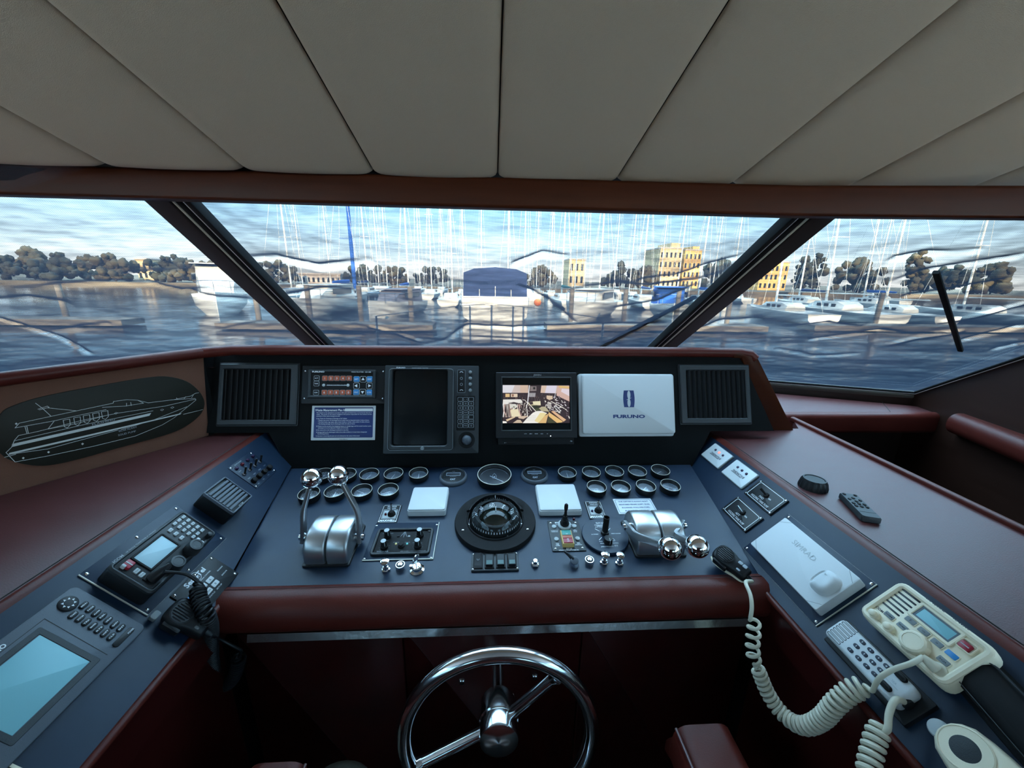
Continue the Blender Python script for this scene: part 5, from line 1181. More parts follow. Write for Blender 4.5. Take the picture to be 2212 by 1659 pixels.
def pump(q4, word, label, sw):
    M_, w, h = PR.quad([z(*p) for p in q4]); t = thing('pump_switch', label, 'switch', M_, 'holding tank pump switches')
    MB().rbox(0, 0, w, h, 0, .005, .001, .0006).build('plate', M_black, t); MB().rframe(0, 0, w * .88, h * .86, .0013, .005, .0053, .006).build('border_line', M_ink, t)
    screws(t, corners(w, h, .0045), .005, .0026)
    a = loc(PR, M_, *z(*sw), .006); k = MB().lathe([(.008, .005), (.008, .008), (.006, .010)], TR(*a, 0), 8).build('toggle', M_blackm, t); MB().cyl((*a, .009), (a[0] - .010, a[1] + .002, .026), .0026, .0036, 12).build('toggle_lever', M_steel if word == 'AFT' else M_blackm, k)
    MB().text(word, -w * .04, -h * .14, .0062, .0053, w=w * .15, bold=0).text('HOLDING TANK PUMP', 0, -h * .30, .0068, .0053, w=w * .62, bold=0).text('ON', a[0] + .016, a[1] - .003, .0042, .0053).build('lettering', M_ink, t)
pump([(1148, 710), (1638, 1055), (1285, 1300), (858, 915)], 'FWD', 'black forward holding tank pump switch plate, nearer the padded edge', (1225, 945))
pump([(765, 985), (1200, 1360), (860, 1595), (475, 1185)], 'AFT', 'black aft holding tank pump switch plate, lower of the two', (825, 1240))
# --- white autopilot cover in its plate
M_, w, h = PR.quad([(1706, 1112), (1897, 1266), (1763, 1353), (1606, 1185)])
t = thing('autopilot_cover', 'long white instrument cover with thumb bump on a bright edged plate, right console', 'cover', M_)
MB().rbox(0, 0, w, h, 0, .003, .001, .0006).build('mounting_plate', M_navy, t)
pe = MB().box((w / 2 - .0006, 0, .002), (.0014, h, .0022)); pe.box((0, -h / 2 + .0005, .002), (w, .0010, .0016)); pe.box((0, h / 2 - .0005, .002), (w, .0010, .0016)); pe.build('bright_edge', M_brass, t); screws(t, corners(w, h, .0065), .003, .0034)
HC = .026
q = [loc(PR, M_, *p, HC) for p in ((1696, 1120), (1857, 1247.6), (1761, 1317), (1621, 1173))]
cx = sum(p[0] for p in q) / 4; cy = sum(p[1] for p in q) / 4; bw = (q[1][0] + q[2][0] - q[0][0] - q[3][0]) / 2; bh = (q[0][1] + q[1][1] - q[2][1] - q[3][1]) / 2
MB().rbox(cx, cy, bw * 1.02, bh * 1.02, .003, HC, .004, .0025).build('cover', M_white, t)
a = loc(PR, M_, 1780, 1256, HC + .006)
L_ = []
for zz_, k_ in ((HC - .003, 1.12), (HC + .002, 1.0), (HC + .010, .90), (HC + .0145, .74), (HC + .016, .50)):
    L_.append([(a[0] + .0235 * k_ * math.copysign(abs(math.cos(g)) ** .7, math.cos(g)), a[1] + .0265 * k_ * math.copysign(abs(math.sin(g)) ** .7, math.sin(g)), zz_ - (.010 if math.cos(g) < -.3 and zz_ > HC + .005 else 0) * min(1, (-math.cos(g) - .3) * 2)) for g in [2 * PI * i / 32 for i in range(32)]])
MB().layers(L_).build('thumb_bump', M_white, t, sharp=70)
a = loc(PR, M_, 1734, 1186, HC); MB().text('SIMRAD', a[0] + .004, a[1], .0120, HC + .0005, w=.064, bold=.0).build('raised_lettering', M_pale, t)  # flat text; the shadow of its relief is put into a darker grey
cl = MB()
for sx_ in (-1, 1):
    for sy_ in (-1, 1): cl.line([(cx + sx_ * (bw / 2 - .022), cy + sy_ * bh / 2), (cx + sx_ * bw / 2, cy + sy_ * (bh / 2 - .016))], .0008, HC + .0002)
cl.build('corner_seams', M_keygrey, t)
# --- cream radio
HR_ = .040
z = zp(1840, 1240, 6.379)
M_, w, h = PR.quad([z(690, 60), z(2080, 1110), z(1240, 1560), z(70, 490)], HR_)
t = thing('cream_radio', 'cream marine radio with blue display, round knob and red key, right console', 'radio', M_)
kx = lambda x, y, hh=HR_: loc(PR, M_, *z(x, y), hh)
MB().rbox(0, 0, w, h, .012, HR_ - .003, .014, .005).build('case', M_cream, t)
MB().rframe(0, 0, w - .003, h - .003, .010, HR_ - .006, HR_ + .002, .013, .003).build('raised_rim', M_cream, t)
MB().rbox(0, 0, w * .8, h * .7, 0, .014, .004, .001).build('mounting_base', M_blackm, t)
sl_ = MB()
FZ = HR_ - .003
for i in range(6):
    a = kx(403 + 54 * i, 385 - 37 * i); b = kx(662 + 57 * i, 560 - 37 * i); sl_.rbox((a[0] + b[0]) / 2, (a[1] + b[1]) / 2, abs(b[0] - a[0]), .0034, FZ, FZ + .0004, .0015)
sl_.build('speaker_slots', M_grey, t)
q = [kx(985, 435), kx(1500, 820), kx(1325, 940), kx(820, 540)]; dx, dy = sum(p[0] for p in q) / 4, sum(p[1] for p in q) / 4; dw = (q[1][0] + q[2][0] - q[0][0] - q[3][0]) / 2; dh = (q[0][1] + q[1][1] - q[2][1] - q[3][1]) / 2
MB().rframe(dx, dy, dw + .010, dh + .010, .005, FZ, FZ + .003, .003, .001).build('display_frame', M_cream, t); MB().rframe(dx, dy, dw, dh, .003, FZ, FZ + .0012, .001).build('display_border', M_glow, t); MB().rbox(dx, dy, dw - .005, dh - .005, FZ, FZ + .0008, .001).build('display', M_lcd3, t)
for x, y, s_ in ((510, 565, 'DIM'), (690, 715, 'SCAN'), (805, 635, 'F'), (985, 785, 'CH'), (1170, 945, '16'), (1255, 1190, 'SQL')): key(t, 'key', *kx(x, y), .0155, .0088, FZ, M_keygrey, M_cream, .002, s_, M_blk)
key(t, 'key', *kx(1370, 1105), .0155, .0088, FZ, M_bluekey, M_cream, .002)
a = kx(1560, 985); rk = key(t, 'distress_key', *a, .0150, .0125, FZ, M_redkey, None, .004); MB().box((a[0], a[1], FZ + .0043), (.0110, .0014, .0005)).build('stripe', M_pale, rk); MB().rframe(a[0] + .002, a[1] + .001, .0215, .0180, .002, FZ, FZ + .0045, .004, .001).build('key_guard', M_cream, rk)
a = kx(870, 965, HR_ + .0); k = MB().lathe([(.0195, FZ), (.0200, FZ + .003), (.0178, FZ + .013), (.0150, FZ + .0155), (.0125, FZ + .0157), (.0122, FZ + .0150), (0, FZ + .0150)], TR(*a, 0), 14).build('tuning_knob', M_cream, t, sharp=25)
for x, y in ((310, 560), (510, 740)): a = kx(x, y); MB().lathe([(.0085, FZ), (.0080, FZ + .006), (.0060, FZ + .0070), (.0056, FZ + .0125), (.0042, FZ + .0135), (0, FZ + .0135)], TR(*a, 0), 20).build('knob', M_cream, t)
a = kx(1165, 1310); b = kx(1050, 1240)
MB().lathe([(.0125, FZ), (.012, FZ + .002), (.009, FZ + .004)], TR(*a, 0), 22).tube([(a[0], a[1], FZ + .003), ((a[0] + b[0]) / 2 - .002, (a[1] + b[1]) / 2 + .001, FZ + .010), (b[0] - .006, b[1] + .002, FZ + .013)], [.0085, .0072, .005], 14).build('microphone_plug', M_creamcord, t)
RPLUG = M_ @ V((b[0] - .005, b[1] + .002, FZ + .0130))
lt = MB(); a = kx(370, 470); lt.text('ICOM', a[0], a[1], .0042, FZ + .0005, w=.015, bold=.01); a = kx(1320, 545, HR_ + .002); lt.text('VHF MARINE', a[0] - .018, a[1], .0036, HR_ + .0023, w=.030, bold=.02).text('IC-M500', a[0] + .020, a[1], .0036, HR_ + .0023, w=.022, bold=.02); lt.build('lettering', M_blk, t)
# --- telephone style handset in its cradle
z = zp(1740, 1220, 3.78)
HH = .034
M_, w, h = PR.quad([z(305, 425), z(940, 1040), z(700, 1145), z(138, 535)], HH)
t = thing('phone_handset', 'white keypad phone handset lying in a black cradle, right console', 'phone', M_)
kx = lambda x, y, hh=HH: loc(PR, M_, *z(x, y), hh)
MB().rbox(.005, -.002, w * 1.12, h * 1.30, 0, .010, .003, .002).build('cradle', M_black, t)
b = MB(); L_ = []
for zz_, ins in ((.008, .004), (.014, .0), (HH - .006, .0), (HH - .0015, .0025), (HH, .006)): L_.append([(x, y, zz_) for x, y in rrect(w - 2 * ins, h - 2 * ins, .009, 5)])
b.layers(L_).build('body', M_white, t, sharp=60)
g = MB()
for i in range(7): a = kx(180 + 24 * i, 545 - 16 * i); b_ = kx(285 + 24 * i, 650 - 16 * i); g.rframe((a[0] + b_[0]) / 2, (a[1] + b_[1]) / 2, abs(b_[0] - a[0]) * .98, .0048, .0007, HH, HH + .0005, .0022)
g.build('earpiece_slots', M_blackm, t)
lab = ['1', '2', '3', '4', '5', '6', '7', '8', '9', '*', '0', '#']
for i in range(4):
    for j in range(3): key(t, 'key', *kx(367 + 50 * j + 66 * i, 697 - 32 * j + 66 * i), .0104, .0066, HH - .0005, M_blk, None, .0018, lab[i * 3 + j], M_ink, .49)
for x, y in ((655, 990), (780, 915)):
    a = kx(x, y); MB().rbox(a[0], a[1], .0190, .0098, HH - .001, HH + .005, .0072, .003).build('rubber_button', M_blackm, t)
lt = MB(); a = kx(715, 965); lt.text('SEA', a[0], a[1] + .002, .0034, HH + .0003, bold=0).line([(a[0] - .010, a[1] - .003), (a[0] + .010, a[1] - .003)], .0006, HH + .0003); lt.build('lettering', M_inkd, t)
HPLUG = M_ @ V((w / 2 - .002, -h * .08, HH - .012)); MB().lathe([(.0085, -.003), (.0085, .004), (.006, .004)], TR(w / 2, -h * .08, HH - .012) @ Matrix.Rotation(rad(90), 4, 'Y'), 18).build('cord_socket', M_blackm, t)
cpth = [HPLUG, PR.w(1935, 1512, .050), PR.w(1921, 1540, .052), PR.w(1918, 1572, .050), PR.w(1912, 1580, .046)]
coilp = [PR.w(1905, 1566, .044), PR.w(1893, 1590, .044), PR.w(1885, 1620, .044), PR.w(1878, 1650, .044), PR.w(1873, 1690, .044), PR.w(1870, 1740, .044)]
t = thing('coiled_cord', 'cream coiled phone cord running out of the frame below the handset', 'cord', Matrix.Translation(cpth[1])); I = t.matrix_world.inverted()
MB().tube(smooth_path(cpth, 8), .0048, 10).build('straight_lead', M_creamcord, t, I); MB().tube(coil(smooth_path(coilp, 10), .0115, .0105), .0042, 8).build('coil', M_creamcord, t, I)
# --- black microphone at the corner and its cream coiled cord
Pm = PC.w(1580, 1213, .035); Xv = (PC.w(1612, 1238, .035) - PC.w(1550, 1187, .040)).normalized(); Nv = V((-.15, -.55, .83)); Yv = Nv.cross(Xv).normalized(); Nv = Xv.cross(Yv)
Mm = Matrix.Translation(Pm - Nv * .016) @ Matrix((Xv, Yv, Nv)).transposed().to_4x4()
mic2 = fist_mic(Mm, M_black, M_black, 'black fist microphone with cream cord hung at the right end of the helm panel', L=.100, Wd=.060, k=.84)
rim = [(-.046, -.022, .004), (-.030, -.031, .004), (-.005, -.030, .003), (.020, -.023, .001), (.042, -.019, -.001), (.052, -.010, -.002)]
MB().tube(smooth_path(rim, 6), .0034, 8).build('cream_gasket', M_cream, mic2)
MB().rbox(-.020, .0, .030, .030, -.014, .003, .006, .002).build('hanger', M_blackm, mic2)
me_ = mic2.matrix_world @ V((.063, 0, .0065))
lead = smooth_path([me_, at(1611, 1258, .835), at(1621, 1285, .80), at(1624, 1312, .785), at(1621, 1336, .78)], 8)
cA = [at(1621, 1336, .78), at(1629, 1352, .78), at(1626, 1385, .78), at(1628, 1420, .78), at(1640, 1452, .78), at(1655, 1490, .775), at(1676, 1525, .765), at(1705, 1555, .745), at(1738, 1568, .72), at(1775, 1553, .695), at(1805, 1520, .675), at(1840, 1492, .665), PR.w(1872, 1484, .026)]
pend = smooth_path([cA[-1], PR.w(1884, 1492, .030), PR.w(1891, 1478, .046), PR.w(1903, 1462, .058), PR.w(1930, 1446, .062), PR.w(1968, 1433, .062), RPLUG], 8)
t = thing('coiled_cord', 'long cream coiled cord hanging from the black microphone to the cream radio', 'cord', Matrix.Translation(cA[4])); I = t.matrix_world.inverted()
cc = smooth_path(cA, 10)
i1 = int(len(cc) * .30)
MB().tube(lead, .0039, 10).build('straight_lead', M_creamcord, t, I)
MB().tube(coil(cc[:i1 + 1], .0108, .0185, 16), .0034, 8).build('stretched_coil', M_creamcord, t, I); MB().tube(coil(cc[i1:], .0105, .0100, 14, .0135), .0040, 8).build('coil', M_creamcord, t, I)
MB().tube(pend, .0038, 10).build('straight_lead', M_creamcord, t, I)
# --- knob, cream mic and dark handset at the near end
P = PR.w(2037, 1585, .002); t = thing('pull_knob', 'chrome based pull knob with pale cap near the cream microphone, lower right', 'knob', PR.M(P - PR.n * .002))
MB().lathe([(.0135, 0), (.0135, .004), (.011, .006)], n=6).build('hex_nut', M_chrome, t); MB().lathe([(.0085, .005), (.0080, .011), (.0125, .0125), (.0135, .016), (.012, .019), (.007, .0202), (0, .0205)], n=26).build('button_head', M_pale, t)
Pm = PR.w(2087, 1621, .03); Xv = (PR.w(2125, 1672, .03) - PR.w(2060, 1600, .03)).normalized(); Yv = PR.n.cross(Xv).normalized()
Mm = Matrix.Translation(Pm - PR.n * .028) @ Matrix((Xv, Yv, PR.n)).transposed().to_4x4()
t = thing('cream_handset', 'cream hand microphone with round black grille at the bottom right', 'microphone', Mm)
ol = [(-.0345, 0), (-.033, .011), (-.028, .021), (-.018, .030), (0, .035), (.020, .038), (.050, .040), (.085, .040), (.12, .038)]
pts = [(x, -y) for x, y in ol] + [(x, y) for x, y in ol[::-1][:-1]]; L_ = []
for zz_, ins in ((0, .008), (.006, .001), (.018, 0), (.026, .003), (.031, .007)): L_.append([(x, y, zz_) for x, y in poly_inset(pts, ins)])
MB().layers(L_).build('body', M_cream, t, sharp=70); MB().lathe([(.0285, .029), (.0285, .0325), (.0270, .0335), (.0262, .0325)], TR(0, 0, 0), 36).build('grille_ring', M_cream, t); MB().lathe([(.0268, .031), (.015, .0326), (0, .033)], TR(0, 0, 0), 32).build('grille', M_grey, t)
MB().rbox(.046, -.014, .034, .020, .028, .0325, .003, .001).build('switch_recess', M_blackm, t); MB().rbox(.046, -.014, .014, .012, .031, .036, .003, .001).build('switch', M_steel, t)
Pm = PR.w(2236, 1592, .03); M_ = PR.M(Pm - PR.n * .03, rad(-12))
t = thing('dark_handset', 'black handset lying in shadow beyond the cream radio at the right edge', 'phone', M_)
L_ = []
pts = rrect(.20, .058, .026, 8)
for zz_, ins in ((0, .006), (.008, 0), (.024, 0), (.032, .006), (.036, .013)): L_.append([(x, y, zz_ - .003 * math.cos(x * 20)) for x, y in poly_inset(pts, ins)])
MB().layers(L_).build('body', M_rubber, t, sharp=70); MB().rframe(0, 0, .192, .054, .0012, .030, .0335, .024).build('rim_line', M_grey, t); MB().rbox(0, 0, .21, .070, -.001, .004, .010, .002).build('cradle', M_rubber, t)
# ================================================================== things on the right worktop
P = HR.w(1763, 1058); t = thing('loose_knob', 'black fluted knob lying on the right oxblood worktop', 'knob', HR.M(V((P.x, P.y, ZR)) + V((0, .012, 0)))); pr = []
L_ = []
for r_, zz_, fl in ((.0345, 0, .0015), (.0345, .006, .0018), (.031, .020, .0016), (.0275, .0255, .0004), (.0265, .027, 0), (.0235, .0272, 0), (.0225, .0255, 0), (.001, .0255, 0)): L_.append([((r_ - fl * abs(math.cos(11 * g))) * math.cos(g), (r_ - fl * abs(math.cos(11 * g))) * math.sin(g), zz_) for g in [2 * PI * i / 132 for i in range(132)]])
MB().layers(L_).build('body', M_black, t, sharp=30)
a = HR.w(1832, 1066, .016); b = HR.w(1885, 1118, .016); d = V((b.x - a.x, b.y - a.y, 0)); ln_ = d.length * 1.02; Xv = d.normalized(); Yv = V((0, 0, 1)).cross(Xv)
Mm = Matrix.Translation(V(((a.x + b.x) / 2, (a.y + b.y) / 2, ZR))) @ Matrix((Xv, Yv, V((0, 0, 1)))).transposed().to_4x4()
t = thing('remote_control', 'small dark remote control lying on the right oxblood worktop', 'remote', Mm)
L_ = []
for zz_, ins in ((0, .003), (.003, 0), (.013, 0), (.0165, .002)): L_.append([(x, y, zz_) for x, y in rrect(ln_ - 2 * ins, .040 - 2 * ins, .006)])
MB().layers(L_).build('case', M_grey, t); MB().box((ln_ * .30, 0, .0167), (.0008, .034, .0004)).build('battery_seam', M_blackm, t)
for x, y in ((-.42, -.3), (-.42, .3), (-.27, 0), (-.20, -.28), (-.20, .28), (-.13, 0), (-.03, -.28), (-.03, .28), (-.03, 0), (.08, -.28), (.08, .28), (.08, 0)): MB().rbox(ln_ * x, .040 * y, .0085, .0065, .016, .0185, .0025, .0008).build('button', M_blackm, t)
# ================================================================== steering wheel
WC = at(1078, 1590, .75); wt = rad(6)
Wz = V((0, -math.cos(wt), math.sin(wt))); Wx = V((1, 0, 0)); Wy = Wz.cross(Wx)
Mw = Matrix.Translation(WC) @ Matrix((Wx, Wy, Wz)).transposed().to_4x4()
t = thing('steering_wheel', 'polished steel steering wheel below the helm panel', 'steering wheel', Mw)
Rw, rw = .182, .0145
MB().tube([(Rw * math.cos(2 * PI * i / 72), Rw * math.sin(2 * PI * i / 72), 0) for i in range(72)], rw, 16, True).build('rim', M_steel, t)
for a in (50, 201):
    a = rad(a); d = V((math.cos(a), math.sin(a), 0)); s_ = MB().tube([d * .025 + V((0, 0, -.020)), d * (Rw - .010) + V((0, 0, -.002))], .0105, 14).build('spoke', M_steel, t)
    MB().tube([d * (Rw - .022) + V((0, 0, -.004)), d * (Rw - .012)], [.0118, .0135], 14).build('weld_collar', M_steel, s_)
MB().lathe([(.0, -.075), (.034, -.075), (.037, -.068), (.037, -.034), (.040, -.031), (.040, -.026), (.0375, -.024), (.0385, .006), (.0370, .010), (.026, .013), (0, .0145)], n=36).build('hub', M_steel, t)
MB().cyl((0, 0, -.19), (0, 0, -.074), .0125, None, 18).build('shaft', M_steel, t)
for x, y in ((998, 1470), (1155, 1460)):
    P = hit(x, y, (0, .722, 0), V((0, 1, 0))); MB().lathe([(.0085, 0), (.0085, .004), (.006, .007), (0, .0075)], Mw.inverted() @ Matrix.Translation(P) @ Matrix.Rotation(rad(90), 4, 'X'), 8).build('mounting_bolt', M_steel, t)
# ================================================================== helm chair
AP = hit(1512, 1578, (0, 0, .74), V((0, 0, 1)))
t = thing('helm_chair', 'oxblood leather helm chair whose armrest ends show at the bottom', 'chair', TR(0, -.22, 0)); I = t.matrix_world.inverted()
for sg, name in ((1, 'armrest'), (-1, 'armrest')):
    if sg > 0: a0 = hit(1512, 1550, (0, 0, .74), V((0, 0, 1))); wd = .118; zt = .740
    else: a0 = hit(606, 1630, (0, 0, .715), V((0, 0, 1))); wd = .110; zt = .715
    yb = -.30; y0 = a0.y; L_ = []
    for k in range(13):
        f = k / 12; y = y0 + (yb - y0) * f; dz = 0
        e = 0.0 if k > 3 else (1 - k / 3) ** 2
        y = y0 - .012 + (yb - y0) * max(0, (k - 3)) / 9 if k > 3 else y0 + .028 * (1 - (1 - k / 3.) ** 2) ** .5 * -1 + .016
        L_.append([(a0.x + x * (1 - .10 * e), y, zt - .055 + zz_ * (1 - .55 * e) - .045 * e) for x, zz_ in rrect(wd, .11, .030, 5)])
    ar_ = MB().layers(L_).build('armrest', M_leather, t, I, sharp=60)
    MB().tube(smooth_path([(a0.x - sg * wd * .46, y0 - .012, zt - .010), (a0.x - sg * wd * .47, y0 - .08, zt - .006), (a0.x - sg * wd * .47, y0 - .2, zt - .006), (a0.x - sg * wd * .47, yb, zt - .006)], 5), .0034, 8).build('piping', M_leather2, ar_, I)
MB().rbox(0, -.20, .56, .52, .46, .60, .07, .03).build('seat', M_leather, t, I); MB().rbox(0, 0, .56, .80, 0, .12, .07, .03, M=Matrix.Translation((0, -.56, 1.0)) @ Matrix.Rotation(rad(98), 4, 'X')).build('backrest', M_leather, t, I)
MB().lathe([(.26, 0), (.26, .02), (.06, .04), (.055, .44), (.2, .46)], TR(0, -.22, 0), 32).build('pedestal', M_steel, t, I)
P = hit(722, 1712, (0, 0, .66), V((0, 0, 1)))
t = thing('cushion', 'olive grey rounded cushion peeping up at the bottom edge left of the wheel', 'cushion', TR(P.x, P.y, .60))
MB().sphere((0, 0, .033), .07, 28, 12, sc=(1.05, .9, .55)).build('cover', M_olive, t)  # stands in for an unidentified rounded olive shape
# ================================================================== outside: weather covers, wipers, foredeck, harbour
cm = bpy.data.materials.new('woven black sun mesh'); cm.use_nodes = True
n = cm.node_tree.nodes; l = cm.node_tree.links; n.clear()
o_ = n.new('ShaderNodeOutputMaterial'); tr = n.new('ShaderNodeBsdfTransparent'); df = n.new('ShaderNodeBsdfDiffuse'); tl = n.new('ShaderNodeBsdfTranslucent'); gl = n.new('ShaderNodeBsdfGlossy')
df.inputs[0].default_value = (.012, .016, .024, 1); tl.inputs[0].default_value = (.0085, .0115, .018, 1); gl.inputs[0].default_value = (.3, .33, .38, 1); gl.inputs['Roughness'].default_value = .32
m1 = n.new('ShaderNodeMixShader'); m1.inputs[0].default_value = .65; l.new(df.outputs[0], m1.inputs[1]); l.new(tl.outputs[0], m1.inputs[2])
m2 = n.new('ShaderNodeMixShader'); m2.inputs[0].default_value = .10; l.new(m1.outputs[0], m2.inputs[1]); l.new(gl.outputs[0], m2.inputs[2])
uv = n.new('ShaderNodeUVMap'); uv.uv_map = 'weave'; sp = n.new('ShaderNodeSeparateXYZ'); l.new(uv.outputs[0], sp.inputs[0])
def sine(sock, freq):
    a = n.new('ShaderNodeMath'); a.operation = 'MULTIPLY'; a.inputs[1].default_value = freq; b = n.new('ShaderNodeMath'); b.operation = 'SINE'
    l.new(sock, a.inputs[0]); l.new(a.outputs[0], b.inputs[0]); return b.outputs[0]
def mth(op, a, b):
    x = n.new('ShaderNodeMath'); x.operation = op
    for i, k in enumerate((a, b)):
        if isinstance(k, (int, float)): x.inputs[i].default_value = k
        else: l.new(k, x.inputs[i])
    return x.outputs[0]
wv_ = mth('ADD', mth('MULTIPLY', sine(sp.outputs[0], 2 * PI / .0045), .07), mth('MULTIPLY', sine(sp.outputs[1], 2 * PI / .0045), .11))
mp = n.new('ShaderNodeMapping'); mp.inputs['Scale'].default_value = (14, 90, 1); nz = n.new('ShaderNodeTexNoise'); nz.inputs['Scale'].default_value = 1; nz.inputs['Detail'].default_value = 4
l.new(uv.outputs[0], mp.inputs[0]); l.new(mp.outputs[0], nz.inputs['Vector'])
ge = n.new('ShaderNodeNewGeometry'); dt = n.new('ShaderNodeVectorMath'); dt.operation = 'DOT_PRODUCT'; l.new(ge.outputs['Incoming'], dt.inputs[0]); l.new(ge.outputs['Normal'], dt.inputs[1])
cs = mth('MAXIMUM', mth('ABSOLUTE', dt.outputs['Value'], 0), .12)
hole = mth('POWER', MESH_OPEN, mth('DIVIDE', 1.0, mth('POWER', cs, 2.2)))
op = mth('SUBTRACT', 1.0, mth('MULTIPLY', hole, mth('ADD', 1.0, mth('ADD', mth('MULTIPLY', wv_, 2.0), mth('MULTIPLY', mth('SUBTRACT', nz.outputs['Fac'], .5), 1.1)))))
mx_ = n.new('ShaderNodeMixShader'); cl_ = n.new('ShaderNodeClamp'); l.new(op, cl_.inputs[0]); l.new(cl_.outputs[0], mx_.inputs[0]); l.new(tr.outputs[0], mx_.inputs[1]); l.new(m2.outputs[0], mx_.inputs[2]); l.new(mx_.outputs[0], o_.inputs[0])
RIDGES = {2: [[(520, 558), (600, 557), (690, 575), (745, 566), (800, 560)], [(1000, 725), (1100, 728), (1220, 736)], [(900, 745), (960, 735), (1010, 700), (1110, 705), (1300, 695), (1430, 690)], [(1380, 590), (1460, 580), (1510, 560), (1600, 530)], [(1250, 612), (1330, 600), (1400, 606), (1500, 590), (1560, 570)], [(800, 705), (850, 715), (905, 735)], [(560, 730), (650, 722), (780, 725)], [(620, 640), (700, 622), (760, 625)], [(1120, 610), (1180, 640), (1240, 690)], [(1110, 560), (1170, 535), (1220, 540)], [(1330, 655), (1420, 640), (1500, 600)]],
          1: [[(0, 690), (130, 730), (190, 762)], [(40, 628), (200, 612), (335, 612), (360, 625)], [(400, 630), (470, 645), (560, 652)], [(320, 610), (400, 632), (440, 625)], [(110, 718), (160, 712), (230, 700)], [(0, 650), (60, 645), (140, 655)], [(240, 600), (330, 590), (420, 585)], [(430, 700), (480, 705), (560, 690)]],
          3: [[(1750, 735), (1830, 725), (1900, 715), (1960, 722)], [(1930, 742), (1990, 728), (2070, 718)], [(1940, 604), (2000, 585), (2100, 570), (2212, 553)], [(2040, 695), (2120, 680), (2212, 655)], [(1930, 560), (2000, 548), (2100, 545)], [(2080, 735), (2212, 705)], [(1700, 700), (1790, 690), (1860, 700)], [(2150, 755), (2212, 740)], [(1960, 640), (2050, 628), (2160, 610)], [(1680, 755), (1760, 770), (1850, 765)], [(1500, 715), (1560, 695), (1640, 690)]]}
def cover(k, nx, ny, label):
    c = list(QUADS[k]); nn = WN[k]; uu = (c[1] - c[0]).normalized(); vv = nn.cross(uu)
    if vv.z < 0: vv = -vv
    if k == 1: c[0] = c[0] - uu * .10; c[3] = c[3] - uu * .10
    if k == 3: c[1] = c[1] + uu * .12; c[2] = c[2] + uu * .12
    c[0] = c[0] - vv * .10; c[1] = c[1] - vv * .10; c[2] = c[2] - vv * .03; c[3] = c[3] - vv * .03
    if vv.z < 0: vv = -vv
    rg_ = []
    for line in RIDGES[k]:
        q = [hit(x, y, c[0] + nn * .03, nn) - c[0] for x, y in line]; q = [(p.dot(uu), p.dot(vv)) for p in q]; rg_.append(q)
    rnd = random.Random(k)
    wid = [(rnd.uniform(.008, .015), rnd.uniform(.010, .018) * rnd.choice((1, 1, -1))) for _ in rg_]
    uvs = []
    def disp(s, t, p):
        q = p - c[0]; a, b = q.dot(uu), q.dot(vv); uvs.append((a, b)); h = 0
        for line, (w_, A) in zip(rg_, wid):
            x0 = min(x for x, _ in line) - .05; x1 = max(x for x, _ in line) + .05
            if not x0 < a < x1: continue
            best = 9
            for (ax, ay), (bx, by) in zip(line, line[1:]):
                dx, dy = bx - ax, by - ay; tt = max(0, min(1, ((a - ax) * dx + (b - ay) * dy) / (dx * dx + dy * dy))); e = (a - ax - dx * tt) ** 2 + (b - ay - dy * tt) ** 2
                if e < best: best = e
            d = best ** .5
            if d < .06: h += A * .75 * math.exp(-(d / w_) ** 2) * max(0, math.sin(PI * (a - x0) / (x1 - x0))) ** .8 * (.75 + .5 * noise.noise(V((a * 11, b * 11, k))))
        h += .0045 * noise.noise(V((a * 3.2, b * 9, k * 7))) + .0018 * noise.noise(V((a * 9, b * 34, k * 3))) + .0013 * noise.noise(V((a * 22, b * 80, k)))
        return nn * (.032 + h)
    vs, fs = quadgrid(c, nx, ny, disp)
    me = bpy.data.meshes.new('mesh_cover'); me.from_pydata([tuple(v) for v in vs], [], fs); me.materials.append(cm)
    ul = me.uv_layers.new(name='weave')
    for lp_ in me.loops: ul.data[lp_.index].uv = uvs[lp_.vertex_index]
    me.polygons.foreach_set('use_smooth', [True] * len(me.polygons)); me.update()
    o = bpy.data.objects.new('mesh_cover', me); COL.objects.link(o); props(o, label, 'cover', 'windscreen sun covers')
cover(1, 170, 110, 'creased dark see-through mesh cover over the left windscreen'); cover(2, 230, 120, 'see-through mesh cover over the centre windscreen with the marina behind'); cover(3, 190, 110, 'creased dark mesh cover over the right windscreen')
# wipers lying under the covers
def wiper(k, p0, p1, off, wd, label, arm=None):
    c = QUADS[k]; nn = WN[k]; a = hit(*p0, c[0] + nn * off, nn); b = hit(*p1, c[0] + nn * off, nn)
    t = thing('windscreen_wiper', label, 'wiper', Matrix.Translation(a)); d = b - a
    MB().tube([V((0, 0, 0)), d], 1, prof=rrect(wd, .012, .003, 3)).build('blade', M_rubber, t)
    e = V((nn.x, nn.y, nn.z)) * .010
    MB().tube([d * .3 + e, d * .62 + e * 1.3, d * 1.02 + e], [.005, .0055, .006], 8).build('arm', M_blackm, t)
wiper(3, (2022, 588), (2075, 757), .022, .016, 'black wiper pressed against the right windscreen'); wiper(2, (1500, 642), (1285, 757), .022, .030, 'dark wiper across the lower right corner of the centre windscreen')
